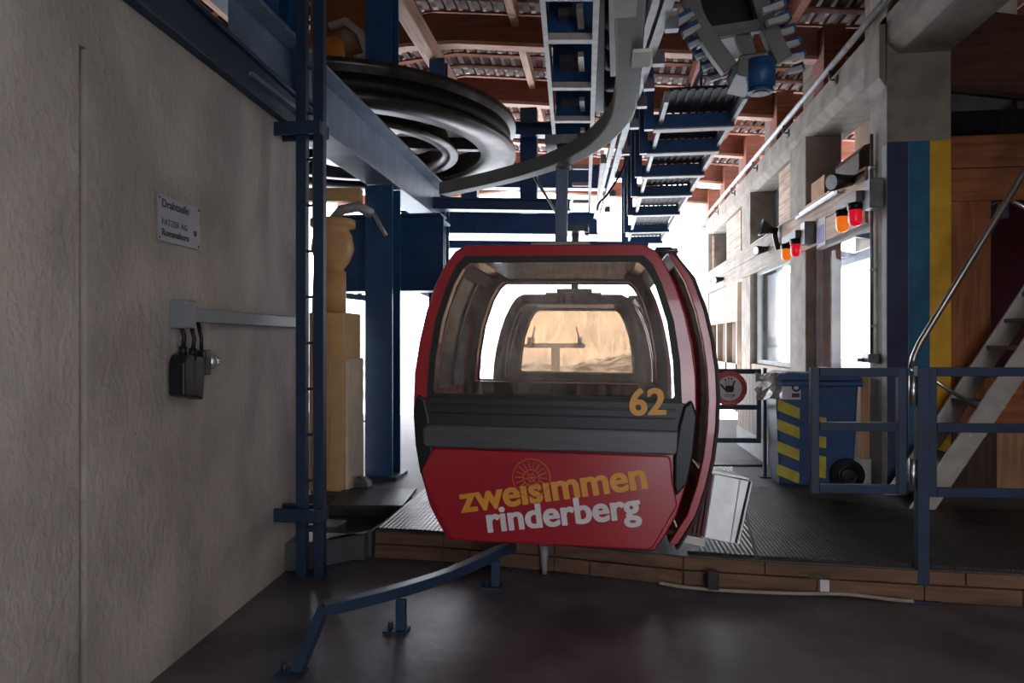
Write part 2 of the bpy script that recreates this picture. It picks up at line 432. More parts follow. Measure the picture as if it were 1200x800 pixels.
# --- right wall: concrete frame
k_p1 = P(1040, 400, 6.4); PY1 = k_p1.y
pil = MB()
pil.box(WX, WX+.56, PY1, PY1+.42, PZ, 5.35)
ztop = P(1075,168,6.45).z
for i, (p0, p1) in enumerate(((1040,1063),(1063,1088),(1088,1112))):
    x0 = P(p0,400,6.4).x; x1 = P(p1,400,6.4).x
    pil.box(WX+.56*i/3+.001, WX+.56*(i+1)/3-.0, PY1-.004, PY1+.01, PZ, ztop, i+1)
pil.box(WX-.004, WX+.01, PY1+.001, PY1+.11, PZ, ztop-.02, 4)  # paler strip on the left face, window light put into the colour
pil.prism([(WX-.06,ztop+.62),(WX,ztop+.52),(WX,ztop+.62+.5),(WX-.06,ztop+.62+.5)], XZ, PY1+.02, PY1+.40)
o = struct(pil, 'pillar', [M['concrete'], M['navy'], M['cyan'], M['yellow'], M['concrete_light']], .01)
ZF0 = WP(1021,257).z; ZF1 = WP(1000,210).z; ZB0 = WP(1039,64).z; ZB1 = WP(1000,58).z-.03
ZF0 -= .02
for p0, p1, in ((944,919),(879,863),(830,822)):
    y0, y1 = WY(p0), WY(p1)
    if y1-y0 > .75: y1 = y0+.75
    m = MB().box(WX+.0, WX+.45, y0, y1, PZ, ZB0)
    struct(m, 'pillar', M['concrete'], .012)
bm_ = MB(); bm_.prism([(WX,ZB0+.10),(WX+.10,ZB0),(WX+.55,ZB0),(WX+.55,ZB1),(WX,ZB1)], lambda u,v,a: Vector((u,a,v)), 2.6, 19.5)
struct(bm_, 'beam', M['concrete'], .01)
# fascia boards in lengths between pillars (two boards high)
ys = [PY1+.43, WY(919), WY(863), WY(826)]
for i in range(3):
    for j, (z0, z1) in enumerate(((ZF0,(ZF0+ZF1)/2-.004),((ZF0+ZF1)/2+.004,ZF1))):
        struct(MB().box(WX-.035, WX-.002, ys[i]+.01, ys[i+1]-.0, z0, z1), 'trim_%d' % (i*2+j+1), M['wood_board'] if i == 0 else M['wood_weather'], .004)
# windows on the right wall
def window(n, y0, y1, z0, z1, mull=0):
    f = MB(); t = .06
    for a in ((y0,y0+t,z0,z1),(y1-t,y1,z0,z1),(y0+t,y1-t,z0,z0+t),(y0+t,y1-t,z1-t,z1)): f.box(WX+.12, WX+.20, *a)
    o = struct(f, 'window_%d' % n, M['concrete_light'])
    MB().box(WX+.155, WX+.165, y0+t, y1-t, z0+t, z1-t).build('pane', M['glass_window'], o)
ZS = WP(985,428).z-.12
window(1, PY1+.43, WY(944)-.002, ZS, ZF0+.06)
window(2, WY(944)+.76, WY(879)-.002, ZS, ZF0+.06)
lw = MB(); lw.box(WX+.02, WX+.3, PY1+.43, WY(944)-.002, PZ, ZS-.01); lw.box(WX+.02, WX+.3, WY(944)+.76, WY(879)-.002, PZ, ZS-.01)
struct(lw, 'wall_right', M['wood_panel'])
# far panelled part with slots
ya, yb = WY(863), WY(830); z_sl = WP(850,378).z
fp = MB(); ww = (yb-ya)/3
for i in range(4):
    y = ya + .03 + i*ww*.97
    fp.box(WX+.02, WX+.14, y, y+.16, PZ, z_sl)
fp.box(WX+.02, WX+.14, ya, yb, z_sl, ZF0)
fp.box(WX+.02, WX+.12, ya, yb, PZ, 1.15)
fp.box(WX+.22, WX+.26, ya+.02, yb+.3, PZ, ZF0, 1)
struct(fp, 'wall_right', [M['wood_panel'], M['wood_dark']])
# low plinth wall of pale boards in front of the far openings
pa, pb = G(864,520,PZ), G(901,545,PZ)
pl = MB()
for i in range(9):
    f0, f1 = i/9, (i+1)/9-.008
    a, b = pb.lerp(pa, f0), pb.lerp(pa, f1)
    pl.prism([(a.x,a.y),(b.x,b.y),(b.x+.10,b.y),(a.x+.10,a.y)], XY, PZ+.26, 1.20)
pl.prism([(pb.x-.01,pb.y-.01),(pa.x-.01,pa.y),(pa.x+.12,pa.y),(pb.x+.12,pb.y-.01)], XY, PZ, PZ+.26, 1)
struct(pl, 'baseboard_right', [M['wood_panel'], M['concrete_light']])
# infill boards in the band between fascia and beam, brown studs above the beam
for p0, p1 in ((905,920),(846,862),(822,831)):
    y0, y1 = WY(p1), WY(p0)
    m = MB(); nb = 5
    for j in range(nb):
        z0 = ZF1+.05+(ZB0-ZF1-.1)*j/nb
        m.box(WX+.10, WX+.14, y0, y1, z0, z0+(ZB0-ZF1-.1)/nb-.008)
    struct(m, 'wall_infill', M['wood_board'])
struct(MB().box(WX+.42, WX+.5, 11, 19, ZF1-.05, ZB0), 'wall_infill', M['steel_dark'])
struct(MB().box(WX+1.35, WX+1.4, PY1+.5, 11.5, ZF1-.3, 5.3), 'wall_infill', M['cream'])
# --- roof
KR = 1.14
RX = -2.3; RZ = EYE+3.6*KR; SL = .10                     # ridge line, height of the frames' lower edge
FY = [2.28*i for i in range(-1, 9)]
XR0, XL0 = WX+2.6, -7.3
def rz(x): return RZ - SL*abs(x-RX)
for y in FY:
    m = MB()
    lo = [(XL0, rz(XL0)), (RX-.35, rz(RX-.35)-.0), (RX+.35, rz(RX+.35)), (XR0, rz(XR0))]
    hi = [(XR0, rz(XR0)+.36), (RX, RZ+.36), (XL0, rz(XL0)+.36)]
    m.prism(lo+hi, XZ, y-.07, y+.07)
    struct(m, 'rafter', M['wood_rafter'], 0)
    b = MB()
    b.prism([(XL0, rz(XL0)-.05),(RX-.35, rz(RX-.35)-.05),(RX+.35, rz(RX+.35)-.05),(XR0, rz(XR0)-.05),(XR0, rz(XR0)-.001),(RX+.35, rz(RX+.35)-.001),(RX-.35, rz(RX-.35)-.001),(XL0, rz(XL0)-.001)], XZ, y-.085, y+.085)
    struct(b, 'rafter_lit_edge', M['wood_lit_x'])  # pink strip standing in for the lit underside of the rafter
# purlin blocks: short pale uprights between frames
Y0r, Y1r = -3.2, 18.4
for side in (-1, 1):
    xe = XR0 if side > 0 else XL0
    # tiles
    t = MB()
    t.prism([(RX, RZ+.56),(xe, rz(xe)+.56),(xe, rz(xe)+.62),(RX, RZ+.62)], XZ, Y0r, Y1r)
    struct(t, 'ceiling', M['tile'])
    # brown sheathing leaving openings, battens and counter-battens
    bt = MB(); n = int(abs(xe-RX)/.17)
    for i in range(n):
        x = RX + side*(.1+.17*i)
        bt.bar((x, Y0r, rz(x)+.53), (x, Y1r, rz(x)+.53), .09, .06)
    struct(bt, 'ceiling_battens', M['wood_dark'])
    ct = MB()
    y = Y0r+.1
    while y < Y1r:
        if min(abs(y-f) for f in FY) > .2:
            ct.prism([(RX, RZ+.475),(xe, rz(xe)+.475),(xe, rz(xe)+.50),(RX, RZ+.50)], XZ, y-.06, y+.06)
        y += .46
    struct(ct, 'ceiling_battens', M['wood_rafter'])
    # purlins along the hall
    for q, xo in enumerate((1.15, 2.4, 3.7, 4.6)):
        x = RX+side*xo
        if (side > 0 and x > XR0): continue
        pu = MB(); pu.box(x-.05, x+.05, Y0r, Y1r, rz(x)+.22, rz(x)+.44)
        struct(pu, 'purlin', M['wood_pink'] if xo < 3 and side > 0 or side < 0 else M['wood_rafter'])
rb = MB(); rb.box(RX-.09, RX+.09, Y0r, Y1r, RZ-.30, RZ-.06)
struct(rb, 'ridge_beam', M['wood_pink'], .01)  # pink of its lit underside put into the whole beam
# brown posts and pale board panels standing on the concrete beam
for y in FY[3:]:
    struct(MB().box(WX+.05, WX+.30, y-.32, y+.12, ZB1, rz(WX+.2)+.3), 'wall_post', M['wood_rafter'])
    pm = MB()
    for j in range(5):
        z0 = ZB1+.01+j*.17
        pm.box(WX+.16, WX+.19, y+.15, y+.95, z0, z0+.16)
    struct(pm, 'wall_infill', M['wood_weather'])

# --- operator's hut right of the striped pillar
HY = PY1+.10; HX = WX+.565
zt = P(1150,166,6.6).z; zo = P(1170,240,6.6).z; xo = P(1146,300,6.6).x; zb = P(1150,500,6.6).z
h = MB()
h.box(HX, 4.88, HY, HY+.08, zo, (zo+zt)/2-.003); h.box(HX, 4.88, HY, HY+.08, (zo+zt)/2+.003, zt)
h.box(xo, 4.88, HY, HY+.08, zb, 1.35)
h.box(HX, HX+.09, HY+.08, HY+1.5, PZ, zt)
h.box(4.8, 4.88, HY+.08, HY+1.5, PZ, zt)
struct(h, 'wall_hut', M['wood_orange'], .006)
struct(MB().box(HX, xo, HY, HY+.08, zb, zo-.003), 'wall_hut', M['wood_orange_v'], .006)
struct(MB().box(HX+.02, 4.85, HY+1.4, HY+1.5, PZ, zt), 'wall_hut', M['red_dark'])
hl = MB(); hl.box(HX+.02, xo+.02, HY-.06, HY+.05, PZ+.02, zb-.002, 0); hl.box(xo+.02, 4.88, HY-.02, HY+.05, PZ+.02, zb-.002, 1)
struct(hl, 'baseboard_hut', [M['wood_box'], M['wood_light']], .006)
gu = MB(); x1 = 4.8; gu.prism([(HX+.02,zt+.01),(x1,zt+.01),(x1,zt+.18),(HX+.02,zt+.44)], XZ, HY+.03, HY+.04)
struct(gu, 'window_3', M['glass_hut'])
hb = MB(); hb.prism([(HX-.02,zt+.46),(x1,zt+.20),(x1,zt+.9),(HX-.02,zt+1.2)], XZ, HY-.05, HY+.12)
struct(hb, 'beam', M['wood_dark'])
struct(MB().box(HX+.1, 4.8, HY+.6, HY+.64, zt, zt+.42), 'wall_hut', M['blue_grey'])

# ================================================================== OUTSIDE
struct(MB().box(-60, 60, 13.2, 60, -4.3, -4), 'ground', M['snow'])
hm = MB(); rnd = random.Random(3)
nx, ny = 60, 10; grid = []
for j in range(ny):
    row = []
    for i in range(nx):
        x = -420+840*i/(nx-1); d = 520+j*35
        base = -34 + 30*math.exp(-((x-150)/110)**2) + 18*math.exp(-((x-30)/60)**2)*.6 + 14*math.exp(-((x+200)/120)**2)
        hgt = -60 + (base+60)*min(1, j/5) + rnd.uniform(-2.5, 2.5) + 3*math.sin(x*.09+j)
        row.append(hm.bm.verts.new((x, d, hgt)))
    grid.append(row)
fs = [hm.bm.faces.new((grid[j][i], grid[j][i+1], grid[j+1][i+1], grid[j+1][i])) for j in range(ny-1) for i in range(nx-1)]
hm._set(fs, 0, True)
struct(hm, 'hills', M['hill'])
b0 = P(651, 400, 42)
py = thing('lift_pylon', 'distant lift pylon with a cross arm, seen through the bronze cabin window', 'pylon', (b0.x, b0.y, -4))
LP = Local(py)
LP.part(MB().cyl((b0.x,b0.y,-4),(b0.x,b0.y,1.25),.33,r2=.26), 'mast', M['galv'])
LP.part(MB().box(b0.x-1.75,b0.x+1.75,b0.y-.15,b0.y+.15,1.2,1.5), 'cross_arm', M['galv'])
for sx in (-1.5, 1.5):
    s_ = MB(); s_.box(b0.x+sx-.3,b0.x+sx+.3,b0.y-1.2,b0.y+1.2,1.25,1.45)
    for q in range(5): s_.cyl((b0.x+sx-.1,b0.y-1+q*.5,1.65),(b0.x+sx+.1,b0.y-1+q*.5,1.65),.22,n=12)
    LP.part(s_, 'sheave_assembly', M['steel_dark'])
    LP.part(MB().bar((b0.x+sx,b0.y,1.45),(b0.x+sx*.85,b0.y,2.5),.1,.1), 'lifting_frame', M['galv'])

# ================================================================== GONDOLA CABINS
HWP = [(0,.665),(.10,.73),(.22,.795),(.42,.855),(.62,.893),(.87,.915),(1.1,.908),(1.3,.88),(1.5,.835),(1.68,.775),(1.82,.705),(1.90,.645),(1.94,.57)]
def hw(z):
    if z <= 0: return HWP[0][1]
    for (z0, w0), (z1, w1) in zip(HWP[:-1], HWP[1:]):
        if z <= z1: return w0+(w1-w0)*(z-z0)/(z1-z0)
    return HWP[-1][1]
CTR = (0, 1.36)
def star(poly, angs):
    out = []
    for a in angs:
        d = (math.cos(a), math.sin(a)); best = None
        for (x0, y0), (x1, y1) in zip(poly, poly[1:]+poly[:1]):
            ex, ey = x1-x0, y1-y0; den = d[0]*ey-d[1]*ex
            if abs(den) < 1e-9: continue
            t = ((x0-CTR[0])*ey-(y0-CTR[1])*ex)/den
            u = ((x0-CTR[0])*d[1]-(y0-CTR[1])*d[0])/den
            if t > 0 and -1e-6 <= u <= 1+1e-6 and (best is None or t < best): best = t
        out.append((CTR[0]+d[0]*best, CTR[1]+d[1]*best))
    return out
BODY = [(w, z) for z, w in HWP] + [(-w, z) for z, w in reversed(HWP)]
def winpoly(g):
    r = [(.79+g,.955-g),(.775+g,1.2),(.735+g,1.45),(.66+g,1.68),(.60+g,1.79+g*.6),(.55+g*.7,1.835+g)]
    return r + [(-x, z) for x, z in reversed(r)]
def angles(*polys):
    s = {round(2*PI*k/56-PI, 5) for k in range(56)}
    for p in polys:
        for x, z in p: s.add(round(math.atan2(z-CTR[1], x-CTR[0]), 5))
    return sorted(s)
def curved(mb, z0, z1, y0, y1, off, th, sgn=1, m=0, n=10):
    """slab that follows the cabin's side"""
    rows = []
    for i in range(n+1):
        z = z0+(z1-z0)*i/n; x = hw(z)+off
        rows.append([mb.bm.verts.new((sgn*xx, y, z)) for xx, y in ((x,y0),(x+th,y0),(x+th,y1),(x,y1))])
    fs = []
    for a, b in zip(rows[:-1], rows[1:]):
        for k in range(4): fs.append(mb.bm.faces.new((a[k], a[(k+1)%4], b[(k+1)%4], b[k])))
    fs += [mb.bm.faces.new(rows[0][::-1]), mb.bm.faces.new(rows[-1])]
    mb._set(fs, m); return mb
LEN = 1.70
def cabin(root, first):
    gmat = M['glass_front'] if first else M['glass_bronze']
    W0, W1 = winpoly(0), winpoly(.032)
    an = angles(BODY, W0, W1)
    ob, w0, w1 = star(BODY, an), star(W0, an), star(W1, an)
    for nm, ya, yb, yf, sg in (('front_frame', 0, .14, 0, -1), ('rear_frame', LEN-.14, LEN, LEN, 1)):
        mb = MB().ring(ob, w0, XZ, ya, yb)
        fr = mb.build(nm, M['red'] if first else M['cabin_backlit'], root, .012)
        yi = ya-.012 if sg > 0 else yb
        MB().ring(star([(x*.96, CTR[1]+(z-CTR[1])*.96) for x, z in BODY], an), star(winpoly(.004), an), XZ, yi, yi+.012).build('lining', M['lining'], fr)
        sl = MB().ring(w1, star(winpoly(-.012), an), XZ, min(yf, yf+sg*.012), max(yf, yf+sg*.012)).build('window_seal', M['rubber'], fr)
        MB().prism(W0, XZ, yf-sg*.02-.003, yf-sg*.02+.003).build('front_window' if sg < 0 else 'rear_window', gmat, root)
    MB().box(-.66,.66,.14,LEN-.14,0,.09).build('floor_pan', M['steel_dark'], root)
    rf = MB().prism([(-.60,1.935),(-.66,1.865),(-.62,1.86),(-.56,1.895),(.56,1.895),(.62,1.86),(.66,1.865),(.60,1.935)], XZ, .14, LEN-.14)
    rf.build('roof', M['red'], root)
    # inner light-wood coloured ceiling strip and dark headliner
    MB().box(-.50,.50,.16,LEN-.16,1.855,1.893).build('headliner', M['steel_dark'], root)
    sp = MB(); curved(sp, .08, .95, .14, LEN-.14, -.03, .03, -1)
    sp.build('side_panel', M['red'], root)
    sp = MB(); curved(sp, 1.78, 1.88, .14, LEN-.14, -.03, .03, -1, n=3); sp.build('side_header', M['lining'], root)
    sg_ = MB(); curved(sg_, .95, 1.78, .14, LEN-.14, -.02, .006, -1); sg_.build('side_window', M['glass_side'] if first else M['glass_bronze'], root)
    for y in (.50, LEN-.62):
        curved(MB(), .95, 1.78, y, y+.07, -.035, .03, -1).build('window_post', M['black'], root)
    # right side: lower sill, posts, door leaves slid apart
    sr = MB(); curved(sr, .02, .12, .14, LEN-.14, -.03, .03, 1, n=2); sr.build('door_sill', M['black'], root)
    sr = MB(); curved(sr, 1.78, 1.88, .14, LEN-.14, -.03, .03, 1, n=3)
    sr.build('door_header', M['black'], root)
    rb_ = MB(); rb_.tube([(hw(1.90)+.01,.10,1.90),(hw(1.90)+.14,.04,1.905)], .014); rb_.tube([(hw(1.90)+.01,LEN-.10,1.90),(hw(1.90)+.14,LEN-.04,1.905)], .014)
    rb_.tube([(hw(.1)+.0,.2,.07),(hw(.1)+.12,.15,.07)], .014)
    rb_.build('door_linkage', M['steel_dark'], root)
    for (y0, y1) in ((.10, .72), (LEN-.72, LEN-.10)):
        d = MB()
        for a, b in ((y0+.001, y0+.07), (y1-.07, y1-.001)):
            curved(d, .02, 1.90, a, b, .085, .055)
        curved(d, .02, .10, y0+.07, y1-.07, .085, .05, n=3); curved(d, 1.83, 1.90, y0+.07, y1-.07, .085, .05, n=3)
        curved(d, .42, .50, y0+.07, y1-.07, .085, .05, n=3)
        dr = d.build('door', M['red'], root, .006)
        sl = MB(); curved(sl, -.01, 1.93, y0-.01, y0+.075, .141, .018); curved(sl, -.01, 1.93, y1-.075, y1+.01, .141, .018)
        curved(sl, 1.905, 1.935, y0, y1, .08, .09, n=2); sl.build('door_seal', M['rubber'], dr)
        g = MB(); curved(g, .50, 1.83, y0+.07, y1-.07, .11, .006); g.build('door_window', M['glass_side'] if first else M['glass_bronze'], dr)
        lp = MB(); curved(lp, .10, .42, y0+.07, y1-.07, .10, .02); lp.build('door_panel', M['red'], dr)
    # ski holder on the near door leaf
    if first:
        y0 = .12
        bx = Matrix.Translation((1.0, y0+.05, .30)) @ Matrix.Rotation(R(9), 4, 'Y') @ Matrix.Rotation(R(-6), 4, 'X')
        rk = MB()
        rk.prism([(.03,-.24),(.03,.17),(.25,.17),(.22,-.24)], lambda u, v, a: bx @ Vector((u, a, v)), 0, .018)
        rk.prism([(-.04,.175),(.25,.175),(.25,.19),(-.04,.20)], lambda u, v, a: bx @ Vector((u, a, v)), -.01, .42)
        rk.prism([(.235,-.24),(.262,.17),(.275,.17),(.25,-.24)], lambda u, v, a: bx @ Vector((u, a, v)), 0, .40)
        rk.box(.19,.197,-.006,.0,-.24,.17, 0, bx)
        rko = rk.build('ski_rack', M['alu'], root, .003)
        sl = MB()
        for i in range(4):
            sl.box(-.075+i*.028, -.056+i*.028, .0+.006*i, .36, -.24, .165, 0, bx)
        sl.build('ski_slot', M['red_dark'], rko)
        br = MB(); br.box(-.14,.04,.02,.08,-.30,-.25,0,bx); br.build('rack_bracket', M['alu_matte'], rko)
    # bands and guards on the front
    f = MB().prism([(-.865,.76),(-.895,.93),(-.80,.94),(.80,.94),(.895,.93),(.865,.76)], XZ, -.016, .0)
    f.box(-.78,.78,-.026,-.016,.885,.90); f.box(-.78,.78,-.026,-.016,.835,.845)
    f.build('front_band', M['band_black'], root, .004)
    g = MB().prism([(-.83,.625),(-.80,.615),(.78,.615),(.80,.64),(.80,.765),(-.80,.765),(-.84,.74)], XZ, -.045, .0)
    g.build('bumper_strip', M['grey_band'], root, .012)
    for s in (-1, 1):
        pts = [(s*.775,.60),(s*.80,.80),(s*.83,.92),(s*.88,.96),(s*.913,.86),(s*.893,.62),(s*.86,.44),(s*.79,.36),(s*.775,.42)]
        MB().prism(pts if s > 0 else pts[::-1], XZ, -.045 if s > 0 else -.02, .02).build('corner_guard', M['black'], root, .014)
    pn = MB().prism([(-.62,.012),(.62,.012),(.655,.03),(.80,.30),(.785,.38),(.77,.44),(.755,.585),(.735,.607),(-.765,.607),(-.79,.57),(-.845,.46),(-.80,.30),(-.655,.03)], XZ, -.03, 0)
    pnl = pn.build('lower_panel', M['red'], root, .010)
    # benches
    for y0, y1, bk_ in ((.16,.55,.16),(LEN-.55,LEN-.16,LEN-.22)):
        MB().box(-.66,.60,y0,y1,.40,.47).build('bench_seat', M['rubber'], root, .015)
        MB().box(-.70,.66,bk_,bk_+.06,.47,.86).build('bench_back', M['rubber'], root, .015)
    # roof frame, hanger arm and grip
    rm = MB()
    rm.box(-.34,.34,.42,.50,1.935,1.99); rm.box(-.34,.34,LEN-.50,LEN-.42,1.935,1.99)
    rm.box(-.34,-.26,.50,LEN-.50,1.94,1.985); rm.box(.26,.34,.50,LEN-.50,1.94,1.985)
    rm.box(-.22,.22,.70,1.0,1.935,2.06)
    rm.build('roof_frame', M['galv'], root, .006)
    ha = MB(); ha.sweep([(0,.85,2.05),(0,.85,2.3),(.0,.85,2.55),(.0,.85,2.78)], .09, .09, up=(0,1,0))
    ha.build('hanger_arm', M['blue_grey'], root, .01)
    gr = MB(); gr.box(-.12,.12,.66,1.04,2.78,2.85); gr.cyl((.12,.72,2.82),(.17,.72,2.82),.05); gr.cyl((.12,.98,2.82),(.17,.98,2.82),.05)
    gr.build('grip', M['steel_dark'], root, .006)
    return pnl
ROLL = R(.7)
cz = .285
c1 = P(644, 400, 4.4)
cab1 = thing('gondola_cabin', 'red gondola cabin number 62 with yellow and white lettering and open door', 'gondola', (c1.x, c1.y, cz), 'gondola cabins', (0, ROLL, 0))
panel = cabin(cab1, True)
def loc(px, py):                                   # place on the first cabin's front
    v = P(px, py, 4.4); dx, dz = v.x-c1.x, v.z-cz
    return (dx*math.cos(-ROLL)+dz*math.sin(-ROLL), -dx*math.sin(-ROLL)+dz*math.cos(-ROLL))
def lettering(nm, body, a, b, m, offset, y=-.0305, parent=panel, height=None):
    (x0, z0), (x1, z1) = loc(*a), loc(*b)
    an = math.atan2(z1-z0, x1-x0); wdt = math.hypot(x1-x0, z1-z0)
    mtx = Matrix.Translation((x0, y, z0)) @ Matrix.Rotation(-an, 4, 'Y') @ FACE
    o = text(nm, body, wdt, mtx, m, parent, .0006, offset, height, bold=.0055)
    return o
lettering('lettering', 'zwe\u0131s\u0131mmen', (539.5,602), (757,567), M['letter_yellow'], .012)['label'] = 'yellow place-name lettering'
lettering('lettering', 'rinderberg', (572,624), (750,601), M['letter_white'], .012)['label'] = 'white place-name lettering'
lettering('number', '62', (738,484), (778,482.5), M['letter_yellow'], .012, -.028, cab1)['label'] = 'yellow number 62'
ex, ez = loc(623, 559)
em = MB()
mt = Matrix.Translation((ex, -.0315, ez)) @ FACE
def rg(r, w): em.lathe([(r-w,0),(r+w,0),(r+w,.002),(r-w,.002)], mt, n=40)
r_o = 22*.0055
rg(r_o, .0028); rg(r_o*.42, .0022); rg(r_o*.2, .002)
for k in range(18):
    a = 2*PI*k/18
    r0, r1 = (.42, .86)
    p0 = mt @ Vector((r_o*r0*math.cos(a), r_o*r0*math.sin(a), .001)); p1 = mt @ Vector((r_o*r1*math.cos(a), r_o*r1*math.sin(a), .001))
    em.bar(p0, p1, .002, .0055 if k % 2 else .004, up=(0,1,0) if abs(math.sin(a)) > 2 else (0,0,1))
for k in range(6):
    a = 2*PI*k/6+.2
    p0 = mt @ Vector((0,0,.001)); p1 = mt @ Vector((r_o*.42*math.cos(a), r_o*.42*math.sin(a), .001))
    em.bar(p0, p1, .002, .004)
em.build('emblem', M['letter_line'], panel)['label'] = 'orange line drawing of a spoked wheel'
c2 = P(668, 400, 7.9)
cab2 = thing('gondola_cabin', 'second gondola cabin with bronze windows seen through the windows of the red one', 'gondola', (c2.x, c2.y, PZ+.015), 'gondola cabins', (0, R(.6), 0))
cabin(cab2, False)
# ================================================================== OVERHEAD MACHINERY
# --- bullwheel
bc = Vector((-3.05, 7.9, 4.0)); T_ = Matrix.Translation(bc)
bw = thing('bullwheel', 'big horizontal cable drive wheel under the roof, left of the cabin', 'wheel', bc)
B = Local(bw)
B.part(MB().lathe([(1.62,-.15),(1.80,-.17),(2.04,-.17),(2.04,-.11),(1.92,-.05),(1.92,.08),(2.04,.14),(2.04,.20),(1.80,.20),(1.80,-.10),(1.62,-.10)], T_, n=72), 'rim', M['wheel_metal'])
B.part(MB().lathe([(1.921,-.04),(1.975,-.065),(1.975,.095),(1.921,.07)], T_, n=72), 'liner', M['rubber'])
B.part(MB().lathe([(1.16,-.15),(1.34,-.15),(1.34,-.11),(1.22,-.08),(1.22,.10),(1.16,.10)], T_, n=64), 'inner_ring', M['wheel_metal'])
B.part(MB().lathe([(.01,-.22),(.34,-.22),(.40,-.05),(.40,.22),(.01,.22)], T_, n=32, closed=False), 'hub', M['wheel_metal'])
B.part(MB().lathe([(.45,.235),(1.90,.235),(1.90,.26),(.45,.26)], T_, n=64), 'cover_plate', M['motor'])
for k in range(8):
    a = 2*PI*k/8+.2; u = Vector((math.cos(a), math.sin(a), 0))
    B.part(MB().bar(bc+u*.36, bc+u*1.81, .10, .14), 'spoke', M['wheel_metal'])
# --- drive motor and gearbox over the wheel
dm = thing('drive_gearbox', 'brown and orange gearbox standing above the big wheel at the upper left', 'gearbox', (bc.x, bc.y, 4.3))
D = Local(dm); tz = lambda z: Matrix.Translation((bc.x, bc.y, z))
D.part(MB().lathe([(0,4.265),(.5,4.265),(.78,4.36),(.80,4.62),(.5,4.78),(0,4.78)], Matrix.Translation((bc.x,bc.y,0)), n=40, closed=False), 'casing', M['motor'])
D.part(MB().lathe([(0,4.78),(.30,4.78),(.38,5.05),(.42,5.1),(.42,5.62),(.30,5.7),(0,5.7)], Matrix.Translation((bc.x,bc.y,0)), n=32, closed=False), 'motor_body', M['motor'])
x_, y_ = P(400,60,7.6).x, P(400,60,7.6).y
D.part(MB().cyl((x_-.10,y_+.05,4.76),(x_-.10,y_+.05,4.98),.12,r2=.10), 'oil_filter', M['orange'])
D.part(MB().tube([(x_-.14,y_+.02,5.12),(x_+.05,y_,5.16),(x_+.22,y_,5.02),(x_+.28,y_+.05,4.80),(x_+.14,y_+.06,4.76)], .045), 'pipe', M['alu'])
# --- steel supports
def ibeam(mb, p0, p1, w, h, t=.02, m=0):
    p0, p1 = Vector(p0), Vector(p1); z = Vector((0,0,h/2-t/2))
    mb.bar(p0+z, p1+z, w, t, m); mb.bar(p0-z, p1-z, w, t, m); mb.bar(p0, p1, t*.8, h-2*t, m); return mb
sb = MB(); ibeam(sb, (-2.25,3.9,3.47), (-2.25,9.35,3.47), .30, .52, .03)
tag(sb.build('steel_beam', M['blue_grey'], None, .004), 'large blue-grey steel beam with pale lower flange running below the big wheel', 'beam')
def column(px, d, label, w, z0, z1, base=True):
    p = P(px, 400, d)
    t = thing('steel_column', label, 'column', (p.x, p.y, z0)); L_ = Local(t)
    m = MB(); ibm = w/2
    m.box(p.x-ibm, p.x+ibm, p.y-ibm, p.y-ibm+.02, z0, z1); m.box(p.x-ibm, p.x+ibm, p.y+ibm-.02, p.y+ibm, z0, z1); m.box(p.x-.012, p.x+.012, p.y-ibm+.02, p.y+ibm-.02, z0, z1)
    L_.part(m, 'shaft', M['blue'])
    if base:
        L_.part(MB().box(p.x-ibm-.06, p.x+ibm+.06, p.y-ibm-.06, p.y+ibm+.06, z0, z0+.03), 'base_plate', M['blue_dark'])
    return t
column(449, 7.15, 'tall blue steel column with base plate standing on the deck left of the cabin', .29, PZ, 3.205)
column(448, 7.1, 'blue steel post rising from the big wheel to the roof, the nearer and wider one', .27, 4.27, 5.38)
column(514.5, 9.75, 'narrower blue steel column just left of the cabin roof, behind the big beam', .24, PZ, 3.82)
column(514, 9.3, 'blue steel post rising from the big wheel to the roof, the farther and narrower one', .21, 4.27, 5.42)
# main blue column and plate beam on top of the left wall
bt = MB(); n0 = lambda u, v, z: wa + wd*u + wn*v + Vector((0,0,z))
bt.prism([(0,.03),(L+.02,.03),(L+.02,.0),(0,.0)], wf, WT+.031, WT+.229); bt.prism([(0,.06),(L+.02,.06),(L+.02,-.3),(0,-.3)], wf, WT+.001, WT+.03); bt.prism([(0,.06),(L+.02,.06),(L+.02,-.3),(0,-.3)], wf, WT+.23, WT+.255)
tag(bt.build('steel_beam', M['blue_dark'], None, .004), 'dark blue steel beam lying along the top of the rough plaster wall', 'beam')
pc = P(323, 0, 5.0)
t = thing('steel_column', 'dark blue steel column rising to the roof from the end of the plaster wall', 'column', (pc.x, pc.y, WT+.255)); L_ = Local(t)
m = MB(); x0, x1 = P(297,0,4.95).x, P(352,0,4.95).x
m.box(x0, x1-.12, pc.y-.02, pc.y+.02, WT+.28, 5.3); m.box(x1-.13, x1-.10, pc.y-.17, pc.y+.2, WT+.28, 5.3); m.box(x1-.10, x1+.04, pc.y+.0, pc.y+.03, WT+.28, 5.3)
L_.part(m, 'shaft', M['blue'])
L_.part(MB().box(x0-.02, x1+.05, pc.y-.19, pc.y+.22, WT+.256, WT+.28), 'base_plate', M['blue_dark'])
